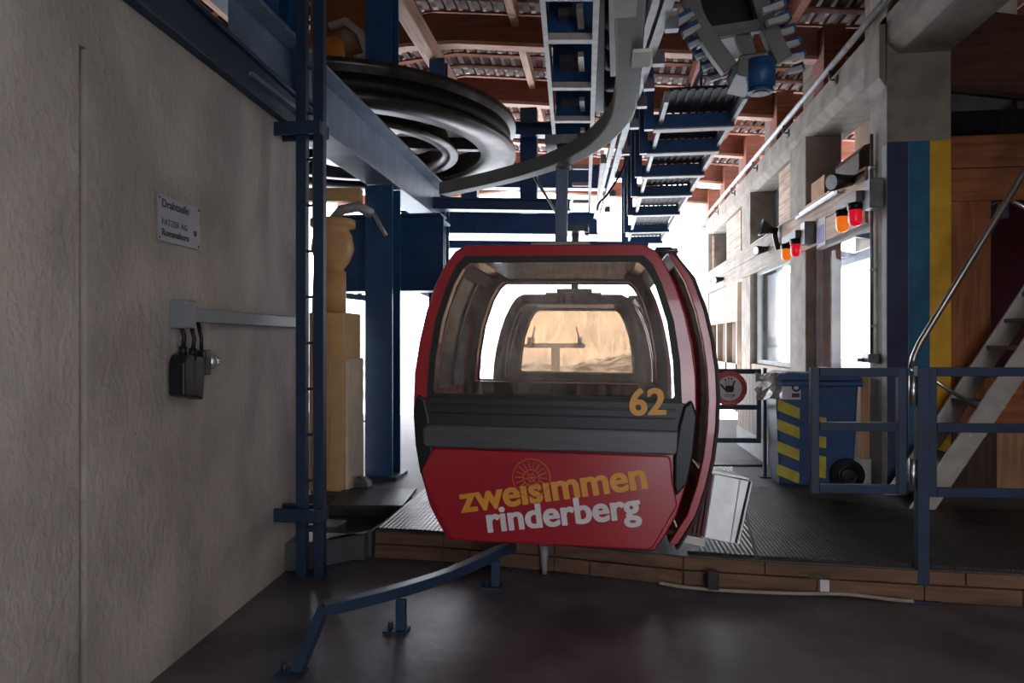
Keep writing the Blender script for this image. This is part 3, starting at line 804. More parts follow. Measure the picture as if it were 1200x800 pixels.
# --- vertical cable ladder at the wall end
q0, q1 = P(354.5, 400, 4.62), P(375, 400, 4.62)
cl_ = thing('cable_ladder', 'upright blue cable ladder clamped to the end of the plaster wall', 'cable ladder', (q0.x, q0.y, 0)); L_ = Local(cl_)
for q, zt_, zb_ in ((q0,4.6,.001),(q1,4.6,.001)):
    L_.part(MB().box(q.x-.035,q.x+.035,q.y-.03,q.y+.03,zb_,zt_), 'side_rail', M['blue_dark'], .004)
for i in range(14): L_.part(MB().cyl((q0.x+.03,q0.y,.35+i*.31),(q1.x-.03,q1.y,.35+i*.31),.010,n=8), 'rung', M['blue_dark'])
for i, (yy, lab) in enumerate(((155,None),(600,None))):
    a, b = P(314,yy,4.66), P(384,yy,4.66)
    c = MB(); c.box(a.x, b.x, a.y-.08, a.y-.055+.0, a.z-.045, a.z+.045); c.box(a.x, b.x, a.y+.06, a.y+.085, a.z-.045, a.z+.045); c.box(a.x,a.x+.03,a.y-.055,a.y+.06,a.z-.045,a.z+.045); c.box(b.x-.03,b.x,a.y-.055,a.y+.06,a.z-.045,a.z+.045)
    L_.part(c, 'clamp', M['blue_dark'], .006)
cb_ = MB()
for i in range(3):
    x = q0.x+.075+i*.018
    cb_.tube([(x+.008*math.sin(z*2.3+i*2), q0.y+.012, .2+z*.32) for z in range(0, 14)], .009, n=8)
tag(cb_.build('cable_bundle', M['steel_dark'], None), 'bundle of grey cables running up between the rails of the blue cable ladder', 'cables')

# --- cross girders at the far end of the machinery
def girder(pa, pb, ztop, h, label, w=.2, m='blue', light=False):
    a, b = Vector(pa), Vector(pb)
    g = MB(); ibeam(g, (a.x,a.y,ztop-h/2), (b.x,b.y,ztop-h/2), w, h, .022)
    return tag(g.build('cross_girder', M[m], None), label, 'girder')
def gz(py, d): return EYE+(400-py)/F*d
girder(P(400,0,7.75), P(520,0,7.6), gz(250,7.5), .85, 'deep blue girder crossing behind the tan pump column', .3)
girder(P(498,0,9.2), P(668,0,9.35), gz(232,9.2), .16, 'slim blue girder above the front cabin, nearest one before the bright gap', .2)
girder(P(470,0,11.2), P(700,0,11.4), gz(248,11.2), .36, 'deep blue girder above the cabin roof, between the two slim ones', .25)
girder(P(470,0,12.4), P(760,0,12.6), gz(282,12.4), .14, 'lowest slim blue girder close above the cabin roof', .2)
girder(P(470,0,13.0), P(715,0,13.2), gz(192,13), .45, 'high blue girder crossing under the roof behind the big wheel', .25)
girder(P(540,0,10.4), P(668,0,10.5), gz(143,10.4), .2, 'blue girder right of the big wheel just under the rafters', .2)
for px, d, z0, z1, lab in ((551,11.3,3.4,5.3,'far blue post between girders, left one above the cabin'),(620,10.6,3.6,5.2,'far blue post between girders, right one above the cabin')):
    p = P(px,0,d)
    tag(MB().box(p.x-.13,p.x+.13,p.y-.1,p.y+.1,z0,z1).build('steel_post', M['blue']), lab, 'post')
tag(MB().tube([P(625,206,8.6), P(658,258,8.6)], .018).build('tie_rod', M['galv']), 'thin slanting rod between the girders above the cabin', 'rod')
# far gantry seen under the deep girder at the left
fg = thing('far_gantry', 'distant blue lattice gantry hanging against the white sky, left of the tall column', 'gantry', P(415,325,12)); L_ = Local(fg)
a, b = P(392,307,12), P(432,312,12)
L_.part(MB().bar(a, b, .12, .12), 'chord', M['blue_grey'])
a2, b2 = P(392,345,12), P(437,350,12)
L_.part(MB().bar(a2, b2, .12, .10), 'chord', M['blue_grey'])
for i in range(4):
    f = i/3; L_.part(MB().bar(a.lerp(b,f)-Vector((0,0,.06)), a2.lerp(b2,f)+Vector((0,0,.05)), .07, .07), 'strut', M['blue_grey'])
fg2 = thing('far_gantry', 'distant blue walkway with upright bars against the white sky, between column and cabin', 'gantry', P(485,320,13)); L_ = Local(fg2)
a, b = P(462,303,13), P(525,303,13); a2, b2 = P(462,325,13), P(525,325,13)
L_.part(MB().bar(a, b, .1, .1), 'chord', M['blue_grey']); L_.part(MB().bar(a2, b2, .3, .12), 'walkway', M['blue_grey'])
for i in range(9):
    f = i/8; L_.part(MB().bar(a.lerp(b,f)-Vector((0,0,.05)), a2.lerp(b2,f)+Vector((0,0,.06)), .05, .05), 'strut', M['blue_grey'])
L_.part(MB().bar(P(470,330,12.8), P(520,352,12.2), .1, .1), 'brace', M['galv'])

# --- tan pump column and cabinet behind the cable ladder
cp = P(390, 400, 6.75)
ts = thing('pump_column', 'tan pump column with a bulging neck above the tan cabinet', 'pump', (cp.x, cp.y, gz(366,6.45)+.001)); L_ = Local(ts)
prof = [(0,gz(366,6.45)+.001),(.13,gz(366,6.45)+.001),(.13,gz(318,6.75)),(.10,gz(316,6.75)),(.17,gz(306,6.75)),(.21,gz(292,6.75)),(.19,gz(276,6.75)),(.15,gz(268,6.75)),(.22,gz(266,6.75)),(.22,gz(258,6.75)),(0,gz(258,6.75))]
L_.part(MB().lathe(prof, Matrix.Translation((cp.x,cp.y,0)), n=28, closed=False), 'column_body', M['tan'])
L_.part(MB().bar(P(360,229,6.75), P(424,229,6.75), .12, .13), 'cross_arm', M['tan'], .01)
hz = MB().tube([P(390,258,6.75), P(400,246,6.6), P(420,242,6.6), P(435,250,6.7)], .05); hz.tube([P(438,250,6.6), P(452,276,6.6)], .02)
L_.part(hz, 'coupling', M['galv'])
kx0, kx1 = P(362,400,6.45), P(405,400,6.45)
cab = thing('cabinet', 'tall tan metal cabinet standing on the deck behind the blue cable ladder', 'cabinet', (kx0.x, kx0.y, PZ)); L_ = Local(cab)
kz = gz(366,6.45)
L_.part(MB().box(kx0.x,kx1.x,kx0.y,kx0.y+.45,PZ+.0,kz), 'body', M['cabinet'], .006)
L_.part(MB().box(kx0.x+.02,kx1.x-.13,kx0.y-.018,kx0.y-.001,PZ+.04,kz-.03), 'door', M['cabinet'], .004)
L_.part(MB().box(kx1.x+.001,kx1.x+.035,kx0.y+.03,kx0.y+.44,PZ,gz(420,6.45)), 'lit_side', M['cabinet_lit'], .004)  # paler right side, the light falling on it put into the colour
p = G(426, 571, PZ)
w = MB(); w.prism([(p.x-.07,PZ+.001),(p.x+.07,PZ+.001),(p.x+.06,PZ+.06),(p.x+.01,PZ+.11),(p.x-.02,PZ+.07),(p.x-.06,PZ+.10)], XZ, p.y-.05, p.y+.06)
tag(w.build('floor_bracket', M['steel_dark'], None, .006), 'small dark bracket on the deck beside the tan cabinet', 'bracket')
ch = MB(); pa_, pb_ = P(418,478,7.2), P(436,478,7.2)
pts = [pa_.lerp(pb_, i/10)+Vector((0,0,-.14*(1-((i-5)/5)**2))) for i in range(11)]
ch.tube(pts, .009, n=6)
tag(ch.build('chain', M['steel_dark']), 'thin chain hanging between the cabinet and the tall blue column', 'chain')

# --- conveyor frame above the cabin (ladder-like)
cf = thing('overhead_conveyor', 'ladder-like overhead conveyor with pale rungs and blue plates at top centre', 'conveyor', (-.45,3.2,4.05)); L_ = Local(cf)
Z = 3.8
def at(px, py, z=Z): return G(px, py, z)
la, lb = at(631,-60), at(651,176); ra, rb2 = at(701,-60), at(693,178)
L_.part(MB().bar(la, lb, .035, .07), 'side_rail', M['pale_rail']); L_.part(MB().bar(ra, at(690,256), .04, .07), 'side_rail', M['pale_rail'])
L_.part(MB().prism([(la.x-.02,la.y),(lb.x-.02,lb.y),(lb.x,lb.y),(la.x,la.y)], XY, Z+.02, Z+.5), 'side_plate', M['blue_dark'])
for yy in (-6, 45, 101, 140, 168):
    f = (400-yy)
    a = at(634+(yy)/176*18, yy); b = at(700-yy/176*7, yy)
    L_.part(MB().bar(a, b, .07, .05), 'rung', M['pale_rail'])
    L_.part(MB().box(a.x+.02, b.x-.02, a.y+.10, a.y+.13, Z+.02, Z+.40), 'cross_plate', M['blue'])
for yy in (15, 68, 118, 152):
    a, b = at(655+yy*.03, yy, Z+.25), at(672+yy*.03, yy, Z+.25)
    L_.part(MB().box(a.x, b.x+.05, a.y-.14, a.y+.12, Z+.16, Z+.22), 'bearing_plate', M['grey'])
    c = at(676+yy*.03, yy+3, Z+.1)
    L_.part(MB().box(c.x, c.x+.045, c.y-.17, c.y+.13, Z+.06, Z+.10), 'tab', M['pale_rail'])
L_.part(MB().box(la.x+.02, ra.x+.05, la.y+.2, lb.y, Z+.42, Z+.46), 'top_plate', M['blue_dark'])
for i, yy in enumerate((5, 30, 57, 84, 110, 134)):
    c = at(718-yy*.03, yy, 4.15)
    mt_ = Matrix.Translation(c) @ Matrix.Rotation(R(90), 4, 'Y')
    ty = L_.part(MB().lathe([(.09,-.05),(.16,-.06),(.18,-.03),(.18,.03),(.16,.06),(.09,.05)], mt_, n=24), 'drive_tyre', M['rubber'])
    L_.part(MB().lathe([(0.0,-.03),(.09,-.03),(.09,.03),(0.0,.03)], mt_, n=20, closed=False), 'tyre_hub', M['steel_dark'], 0, ty)
# long dark strip plate beside it
tag(MB().bar(at(722,-30,3.95), at(722,86,3.95), .10, .05).build('strip_plate', M['plate_pale']), 'pale flat bar hanging beside the curved grey guide rail at top centre', 'bar')
# --- curved flat guide rail
zc = 2.98
gpts = [G(739,-40,zc), G(738,0,zc), G(737,60,zc), G(735,100,zc), G(728,128,zc), G(712,150,zc), G(690,168,zc), G(660,184,zc), G(620,198,zc), G(575,210,zc), G(520,222,zc)]
# smooth it
def smooth(pts, n=5):
    out = []
    for i in range(len(pts)-1):
        p0 = pts[max(i-1,0)]; p1 = pts[i]; p2 = pts[i+1]; p3 = pts[min(i+2,len(pts)-1)]
        for k in range(n):
            t_ = k/n
            out.append(.5*((2*p1)+(p2-p0)*t_+(2*p0-5*p1+4*p2-p3)*t_*t_+(3*p1-p0-3*p2+p3)*t_**3))
    out.append(pts[-1]); return out
gr = thing('guide_rail', 'curved grey flat guide rail sweeping overhead above the cabin', 'rail', gpts[5]); L_ = Local(gr)
L_.part(MB().sweep(smooth(gpts), .125, .11), 'rail_band', M['green_grey'], .01)
for px, py in ((752,67),(733,4)):
    c = G(px, py, zc-.06); L_.part(MB().box(c.x-.045,c.x+.045,c.y-.09,c.y+.09,zc-.075,zc-.056), 'clamp_plate', M['plate_pale'], .004)
c = G(662,186,zc); L_.part(MB().box(c.x-.045,c.x+.045,c.y-.08,c.y+.08,zc-.07,zc+.07), 'joint_sleeve', M['grey'], .006)
# --- right running rails with clips
zr = 3.6
for (p0, p1, lab, w_, m_) in (((788,-20),(704,252),'silver running rail overhead, right of the curved guide rail',.04,'galv'),((772,-20),(697,252),'thin dark rail overhead beside the silver running rail',.03,'steel_dark')):
    a, b = G(*p0, zr), G(*p1, zr)
    mid = G(p0[0]*.42+p1[0]*.58-4, p0[1]*.42+p1[1]*.58, zr)
    rr = thing('running_rail', lab, 'rail', a); L_ = Local(rr)
    pts = smooth([a, a.lerp(mid,.5), mid, mid.lerp(b,.5), b])
    L_.part(MB().sweep(pts, w_, .08), 'rail_web', M[m_]); 
    L_.part(MB().sweep([q+Vector((0,0,-.05)) for q in pts], w_*1.5, .012), 'rail_flange', M['galv'])
    if m_ == 'galv':
        for i in range(2, len(pts)-1, 2):
            q = pts[i]; L_.part(MB().box(q.x+.02,q.x+.10,q.y-.03,q.y+.03,zr-.10,zr-.02), 'rail_clip', M['steel_dark'])
hc = MB().tube(smooth([P(737,178,7.5), P(729,200,7.6), P(713,226,7.7), P(702,238,7.8), P(700,246,7.9)]), .012, n=6)
tag(hc.build('hanging_cable', M['rubber']), 'thin black cable sagging between the overhead rails', 'cable')
# inner pale rail seen above the roof
ir = thing('running_rail', 'pale short rail above the roof of the cabin, below the curved guide rail', 'rail', G(706,190,3.75)); L_ = Local(ir)
L_.part(MB().bar(G(707,186,3.6), G(700,254,3.6), .06, .10), 'rail_web', M['pale_rail'])
for i, yy in enumerate((196,216,236,250)):
    a, b = G(671,yy,3.8), G(690,yy,3.8); L_.part(MB().bar(a, b, .06, .05), 'bracket', M['pale_rail'])

# --- catwalk of hung gratings
zw = 3.5
cw = thing('catwalk', 'hanging blue catwalk of dark gratings seen from below, right of the overhead rails', 'catwalk', (.8,6,zw)); L_ = Local(cw)
ysr = [G(800,yy,zw).y for yy in (151,179,206,229,251,271,284)]
xl, xr = .50, 1.14
grs = []
for i, y in enumerate(ysr):
    L_.part(MB().box(xl-.04, xr+.02, y-.03, y+.03, zw-.0, zw+.13), 'cross_beam', M['blue'], .004)
    L_.part(MB().box(xl-.04, xr+.02, y-.05, y+.05, zw-.014, zw-.001), 'flange', M['pale_rail'])
    y0 = y+.05 if i else y-.75
    ya_, yb_ = (ysr[i-1]+.06, y-.06) if i else (y-.62, y-.05)
    gm = MB(); gm.box(xl+.04, xr-.02, ya_, yb_, zw+.13, zw+.15)
    nb = 9
    for k in range(nb):
        x = xl+.06+(xr-.1-xl)*k/(nb-1); gm.box(x-.012, x+.012, ya_, yb_, zw+.118, zw+.1295)
    L_.part(gm, 'grating', M['rubber'])
    L_.part(MB().box(xl+.0, xl+.035, ya_, yb_, zw+.03, zw+.12), 'edge_bar', M['galv']); L_.part(MB().box(xr-.02, xr+.015, ya_, yb_, zw+.03, zw+.12), 'edge_bar', M['galv'])
    L_.part(MB().box(xl-.12, xl-.04, y-.03, y+.03, zw+.0, 4.95), 'hanger', M['blue'])
    L_.part(MB().box(xr-.03, xr+.0, y-.015, y+.015, zw+.131, 4.95), 'hanger', M['blue'])
# --- drive unit with fins, top right
du = thing('drive_unit', 'dark overhead drive unit with two curved grey arms and a blue motor below', 'machine', P(870,50,5.6)); L_ = Local(du)
D0 = 4.6
def dp(px, py, d=D0): return P(px, py, d)
for pts in (((806,-30),(813,15),(832,50),(855,82)), ((885,-30),(893,12),(905,45),(918,72))):
    L_.part(MB().sweep(smooth([dp(*p) for p in pts]), .11, .085, up=(0,1,0)), 'arm', M['grey'], .008)
body = MB(); a, b = dp(822,-35,D0+.15), dp(886,38,D0+.15)
body.box(a.x, b.x, a.y, a.y+.5, b.z, a.z); L_.part(body, 'housing', M['black'], .01)
L_.part(MB().bar(dp(830,38), dp(890,29), .06, .05), 'cross_bar', M['grey'])
L_.part(MB().bar(dp(830,44), dp(892,35), .05, .03), 'cross_bar', M['grey'])
pp = [dp(862,42),(dp(880,40)),dp(886,62),dp(870,64)]
L_.part(MB().hull([q+Vector((0,y,0)) for y in (0,.05) for q in pp], [(0,1,2,3),(7,6,5,4),(0,4,5,1),(1,5,6,2),(2,6,7,3),(3,7,4,0)]), 'web_plate', M['grey'])
pp = [dp(866,66),dp(894,64),dp(908,86),dp(884,94),dp(862,88)]
L_.part(MB().prism([(q.x,q.z) for q in pp], XZ, pp[0].y-.02, pp[0].y+.35), 'motor_mount', M['grey'], .01)
c = dp(891,96); L_.part(MB().cyl((c.x,c.y,c.z-.05),(c.x,c.y,c.z+.14),.095,n=28).cyl((c.x,c.y,c.z-.075),(c.x,c.y,c.z-.05),.08,n=28), 'motor', M['blue'])
L_.part(MB().cyl((c.x,c.y,c.z-.082),(c.x,c.y,c.z-.0755),.05,n=20), 'shaft_end', M['steel_dark'])
for i in range(6):
    q0_ = dp(893+i*6, 14+i*14, D0-.25+.13*i); q1_ = dp(917+i*6-(8 if i == 5 else 0), 5+i*15, D0-.25+.13*i)
    f = MB(); f.bar(q0_, q1_, .04, .035)
    fin = L_.part(f, 'fin', M['galv'])
    f2 = MB().bar(q0_.lerp(q1_,.55)+Vector((0,.06,.02)), q1_+Vector((0.03,.03,.03)), .07, .05); L_.part(f2, 'fin_pad', M['blue'], .008, None)
    q0_ = dp(792+i*8, 28+i*13, D0-.25+.13*i); q1_ = dp(812+i*8, 17+i*14, D0-.25+.13*i)
    L_.part(MB().bar(q0_, q1_, .035, .03), 'fin', M['galv'])
    L_.part(MB().bar(q0_+Vector((0,.06,.03)), q1_+Vector((0,.03,.03)), .07, .05), 'fin_pad', M['blue'], .006)
L_.part(MB().bar(dp(858,-60,D0+.3), dp(858,-20,D0+.3), .2, .1), 'mount', M['blue_dark'])
for (a_, b_, lab) in (((821,84),(807,116),'left one of two thin steel rods hanging below the dark drive unit'),((846,88),(831,115),'right one of two thin steel rods hanging below the dark drive unit')):
    tag(MB().bar(P(*a_,6.0), P(*b_,6.0), .03, .03).build('hanger_rod', M['blue_light']), lab, 'rod')

# ================================================================== LEFT WALL FITTINGS
wang = math.atan2(wd.y, wd.x)
WM = lambda p: Matrix.Translation(p) @ Matrix.Rotation(wang, 4, 'Z')     # local x along wall, -y out of the wall
def onwall(px, py): return wallp(px, py)
s0, s1 = onwall(183, 259), onwall(232, 259)
sw = (s1-s0).length; sh = (onwall(183,226).z-onwall(183,281).z)
sm = WM(Vector((s0.x, s0.y, onwall(183,281).z)))
sg = thing('wall_sign', 'small grey metal sign with dark lettering screwed to the plaster wall', 'sign', sm.translation); sg.rotation_euler = (0,0,wang)
MB().box(0,sw,-.010,-.001,0,sh).build('plate', M['wallsign'], sg, .002)
tx = lambda x, z: Matrix.Translation((x, -.011, z)) @ FACE
text('lettering', 'Drahtseile', sw*.62, tx(sw*.08, sh*.74), M['ink'], sg, .001, .02)
text('lettering', 'FATZER AG', sw*.58, tx(sw*.08, sh*.36), M['ink'], sg, .001, .0)
text('lettering', 'Romanshorn', sw*.62, tx(sw*.08, sh*.13), M['ink'], sg, .001, .02)
for x, z in ((.03,.93),(.03,.07),(.95,.93),(.95,.07)): MB().cyl((sw*x,-.013,sh*z),(sw*x,-.010,sh*z),.005,n=8).build('screw', M['ink'], sg)
MB().box(sw*.84,sw*.90,-.0115,-.010,sh*.30,sh*.42).build('mark', M['ink'], sg)
# trunking
z_t = 1.735
b0_, b1_ = onwall(205,356), onwall(348,372)
tr = thing('cable_trunking', 'grey cable trunking with a square end box fixed along the plaster wall', 'trunking', (b0_.x,b0_.y,z_t)); tr.rotation_euler = (0,0,wang)
TL = (b1_-b0_).length
MB().box(.05,TL,-.055,-.001,-.035,.035).build('trunk', M['grey_trunk'], tr, .003)
MB().box(-.05,.05,-.085,-.001,-.07,.07).build('end_box', M['grey_trunk'], tr, .006)
def plug(dx, dz, label, lamp=False, tilt=0):
    p = Vector((b0_.x,b0_.y,z_t)) + wd*dx + wn*.05 + Vector((0,0,dz))
    t = thing('hanging_lamp' if lamp else 'hanging_plug', label, 'lamp' if lamp else 'plug', p, None); t.rotation_euler = (0, R(tilt), wang)
    if not lamp:
        MB().prism([(-.055,-.11),(.05,-.13),(.06,.03),(.035,.09),(-.035,.09),(-.055,.05)], XZ, -.05, .035).build('plug_body', M['black'], t, .01)
        MB().cyl((0,-.01,.085),(0,-.01,.13),.02,n=12).build('cable_gland', M['black'], t)
        MB().tube([(0,-.01,.12),(.01,-.01,.18),(-.005,0,.24),(0,.02,-dz-.06)], .011, n=8).build('lead', M['black'], t)
    else:
        MB().box(-.04,.03,-.04,.035,-.07,.06).build('lamp_base', M['black'], t, .008)
        MB().lathe([(0,0),(.035,0),(.038,.03),(.032,.065),(0,.07)], Matrix.Translation((.03,-.02,-.01)) @ Matrix.Rotation(R(80),4,'Y'), n=20, closed=False).build('lamp_glass', M['foil'], t)
        MB().tube([(0,-.0,.05),(0,.0,.12),(0,.02,-dz-.03)], .010, n=8).build('lead', M['black'], t)
plug(-.03, -.29, 'black plug hanging below the trunking box, the left one against the wall')
plug(.05, -.30, 'larger tilted black plug hanging right next to the left one', tilt=4)
plug(.16, -.24, 'small lamp with a silver end hanging from the trunking beside the black plugs', True)

# ================================================================== FLOOR THINGS
# blue floor guide rail
fr_ = thing('floor_guide', 'bent blue steel guide rail standing on the dark floor in front of the cabin', 'guide rail', G(420,740,0)); L_ = Local(fr_)
ft = G(347,790,0); bd = G(379,714,.20)
rp = smooth([bd, G(425,703,.20), G(470,691,.20), G(520,675,.20), G(558,659,.20), G(585,646,.20), G(601,640,.20)], 4)
L_.part(MB().sweep(rp, .07, .06), 'rail', M['blue_floor'], .004)
L_.part(MB().bar(ft, bd, .055, .05, up=(0,1,0)), 'end_leg', M['blue_floor'], .004)
g2 = G(470,739,0); L_.part(MB().bar(g2, Vector((g2.x,g2.y,.175)), .055, .04), 'leg', M['blue_floor'], .004)
g3 = G(581,688,0); L_.part(MB().bar(g3, Vector((g3.x,g3.y,.175)), .055, .04), 'leg', M['blue_floor'], .004)
for g_ in (g2, g3, ft):
    L_.part(MB().box(g_.x-.09,g_.x+.04,g_.y-.05,g_.y+.05,.001,.012).cyl((g_.x-.06,g_.y,.01),(g_.x-.06,g_.y,.05),.016,n=8), 'foot_plate', M['blue_dark'])
# spring post under the cabin
p = G(638,672,0)
sp_ = MB().cyl((p.x,p.y,0.001),(p.x,p.y,.20),.02,r2=.035,n=12)
tag(sp_.build('buffer_post', M['galv']), 'short grey buffer post on the floor under the front of the cabin', 'post')
# rope along the riser
rp = smooth([G(771,678,.02), G(800,683,.02), G(850,687,.02), G(920,690,.02), G(985,691,.02), G(1040,697,.02), G(1064,699,.02)])
tag(MB().tube([q+Vector((0,-.075,0)) for q in rp], .012, n=8).build('floor_cable', M['rope']), 'pale cable lying on the dark floor along the wooden step', 'cable')
def onriser(px, py, z):
    return G(px, py, z)
a = G(835,681,.075)
tag(MB().box(a.x-.035,a.x+.035,a.y-.03,a.y+.04,.03,.14).build('socket_box', M['black'], None, .005), 'black socket box on the wooden step right of the ski rack', 'box')
a = G(966,690,.04)
pb2 = thing('junction_plate', 'pale plate on a dark backing at the wooden step, in the middle of its length', 'plate', (a.x,a.y,0)); L_ = Local(pb2)
L_.part(MB().box(a.x-.09,a.x+.09,a.y+.005,a.y+.03,.003,.13), 'backing', M['wood_box']); L_.part(MB().box(a.x-.028,a.x+.028,a.y-.01,a.y+.004,.01,.10), 'plate', M['paper'], .003)
# rubber mats
def floor_mat(pts, label, m, z=PZ, th=.016):
    q = [G(px, py, z) for px, py in pts]
    return tag(MB().prism([(v.x,v.y) for v in q][::-1], XY, z+.001, z+th).build('rubber_mat', M[m], None), label, 'mat')
floor_mat(((806,648),(884,653),(858,548),(822,548)), 'ribbed black rubber mat on the deck under the ski rack', 'mat_d')
floor_mat(((887,653.5),(1330,678),(1330,598),(1040,598),(893,572),(868,572)), 'big black studded rubber mat covering the deck behind the blue railing', 'mat_y')
floor_mat(((442,620),(640,632),(640,572),(500,572)), 'ribbed black rubber mat on the deck left of the cabin', 'mat_x')
floor_mat(((386,594),(472,594),(488,574),(402,574)), 'dark ribbed mat strip in front of the tan cabinet', 'mat_y')
floor_mat(((822,546),(893,546),(890,540),(824,540)), 'dark mat strip on the pale deck below the stop sign', 'mat_y')

# ================================================================== RAILINGS AND STAIRS
def frame_rail(name, label, cat, a, b, z0, zm, z1, s=.05, mats='blue_dark', extra=None):
    t = thing(name, label, cat, (a.x, a.y, z0)); L_ = Local(t)
    a, b = Vector((a.x,a.y,0)), Vector((b.x,b.y,0)); u = (b-a).normalized()
    for nm, z in (('top_rail', z1), ('middle_rail', zm), ('bottom_rail', z0)):
        L_.part(MB().bar(a+u*s/2+Vector((0,0,z)), b-u*s/2+Vector((0,0,z)), s*.8, s), nm, M[mats], .004)
    for p in (a, b): L_.part(MB().bar(p+Vector((0,0,z0-s/2)), p+Vector((0,0,z1+s/2)), s*.9, s*.9), 'upright', M[mats], .004)
    return t, L_
DG = 4.26
ga, gb = P(954,400,DG+.03), P(1056,400,DG)
frame_rail('railing_gate', 'blue steel gate with three rails in front of the blue bin', 'gate', ga, gb, gz(573,DG), gz(500,DG), gz(436,DG), .055)
pa2, pb2_ = P(1080,400,DG-.03), P(1330,400,DG-.12)
t, L_ = frame_rail('railing', 'blue steel railing in front of the aluminium stairs at the right edge', 'railing', P(1091,400,DG-.03), pb2_, gz(575,DG), gz(500,DG), gz(435,DG), .055)
pp_ = P(1080,400,DG-.03)
L_.part(MB().box(pp_.x-.035,pp_.x+.035,pp_.y-.03,pp_.y+.03,.012,gz(429,DG)), 'post', M['blue_dark'], .005)
L_.part(MB().box(pp_.x-.09,pp_.x+.09,pp_.y-.07,pp_.y+.06,.001,.012), 'foot_plate', M['blue_dark'])
hp = P(1069,400,DG-.0)
for y0_, y1_ in ((440,475),(537,574)):
    L_.part(MB().cyl((hp.x,hp.y-.01,gz(y1_,DG)),(hp.x,hp.y-.01,gz(y0_,DG)),.022,n=16), 'hinge', M['steel'])
# far gate with the stop sign
fa, fb = P(815,400,7.2), P(889,400,7.15)
frame_rail('railing_gate', 'far blue gate behind the red and white stop sign', 'gate', fa, fb, gz(516,7.15), gz(477,7.15), gz(435,7.15), .05)
fp_ = P(898,400,7.1)
rp_ = thing('railing_post', 'blue railing post between the stop sign gate and the striped bin', 'post', (fp_.x, fp_.y, PZ)); L_ = Local(rp_)
L_.part(MB().box(fp_.x-.03,fp_.x+.0,fp_.y-.03,fp_.y+.03,PZ+.012,gz(431,7.1)), 'shaft', M['blue_dark'], .004)
L_.part(MB().box(fp_.x-.07,fp_.x+.04,fp_.y-.06,fp_.y+.06,PZ,PZ+.012), 'foot_plate', M['blue_dark'])
ss = P(855,455,7.08)
st = thing('stop_sign', 'round red and white stop sign with a raised black hand', 'sign', (ss.x,ss.y,ss.z)); st.rotation_euler = (0,0,A)
r_s = 20.5/F*7.08
MB().cyl((0,.012,0),(0,0,0),r_s,n=48).build('disc', M['sign_red'], st)
MB().cyl((0,0,0),(0,-.003,0),r_s*.70,n=48).build('white_disc', M['sign_white'], st)
hd = MB(); k = r_s
hd.prism([(-.20*k,-.22*k),(.18*k,-.22*k),(.26*k,.0),(.22*k,.16*k),(-.22*k,.16*k),(-.27*k,-.02*k)], XZ, -.006, -.003)
for (x0,z0,x1,z1,w_) in ((-.17,.12,-.24,.50,.10),(-.05,.12,-.06,.58,.10),(.07,.12,.11,.56,.10),(.17,.10,.28,.42,.09),(-.22,-.10,-.50,.20,.10)):
    hd.bar((x0*k,-.0045,z0*k),(x1*k,-.0045,z1*k),.003,w_*k*1.0)
    hd.cyl((x1*k,-.003,z1*k),(x1*k,-.006,z1*k),w_*k*.5,n=12)
hd.build('hand_symbol', M['black'], st)
text('lettering', 'STOP', .62*k, Matrix.Translation((-.31*k,-.004,-.50*k)) @ FACE, M['ink'], st, .001, .02)
text('lettering', 'kein Eintritt', .62*k, Matrix.Translation((-.31*k,-.001,-.88*k)) @ FACE, M['sign_white'], st, .001, .01)
# --- bin
bx0, bx1 = P(909,400,6.55), P(999,400,6.62)
bn = thing('wheelie_bin', 'blue wheeled rubbish bin with yellow slanted stripes', 'bin', (bx0.x,bx0.y,PZ)); L_ = Local(bn)
by = bx0.y; bz1 = gz(446,6.55); bw_ = bx1.x-bx0.x; bdp = .46
def bcorner(f): return (bx0.x+.045*(1-f), bx1.x-.04*(1-f))
lo0, lo1 = bcorner(0); hi0, hi1 = bcorner(1)
z0 = PZ+.03
vs = [(lo0,by+.03,z0),(lo1,by+.03,z0),(lo1,by+bdp-.04,z0),(lo0,by+bdp-.04,z0),(hi0,by,bz1),(hi1,by,bz1),(hi1,by+bdp,bz1),(hi0,by+bdp,bz1)]
L_.part(MB().hull([Vector(v) for v in vs], [(3,2,1,0),(4,5,6,7),(0,1,5,4),(1,2,6,5),(2,3,7,6),(3,0,4,7)]), 'body', M['bin_blue'], .02)
L_.part(MB().box(hi0-.03,hi1+.03,by-.035,by+bdp+.03,bz1-.05,bz1+.001), 'rim', M['bin_blue'], .012)
ld = MB().prism([(hi0-.05,bz1+.003),(hi1+.02,bz1+.003),(hi1+.0,bz1+.05),(hi0+.1,bz1+.085),(hi0-.04,bz1+.03)], XZ, by-.05, by+bdp+.03)
L_.part(ld, 'lid', M['bin_blue'], .012)
for (pxa, pxb, ycs, sl_) in ((912,937,(476,499,525,552),10),(948,967,(494,516.5,539.5,552),3)):
    for yc in ycs:
        pts = [(pxa,yc-8),(pxb,yc-8+sl_),(pxb,yc+5+sl_),(pxa,yc+5)]
        q = [P(u,v,6.53) for u, v in pts]
        yoff = by-.012
        f = MB()
        for (u, v) in zip(*[iter([])]*2): pass
        vs = []
        for dy in (-.006, .012):
            for w in q:
                fz = (w.z-z0)/(bz1-z0); vs.append(Vector((w.x, by+.03*(1-fz)+dy, w.z)))
        f.hull(vs, [(0,1,2,3),(7,6,5,4),(0,4,5,1),(1,5,6,2),(2,6,7,3),(3,7,4,0)])
        L_.part(f, 'stripe', M['bin_yellow'])
q = P(925,458,6.53); yl = by-.004
L_.part(MB().box(q.x-.10,q.x+.10,yl-.012,yl,q.z-.08,q.z+.08), 'label_sheet', M['paper'])
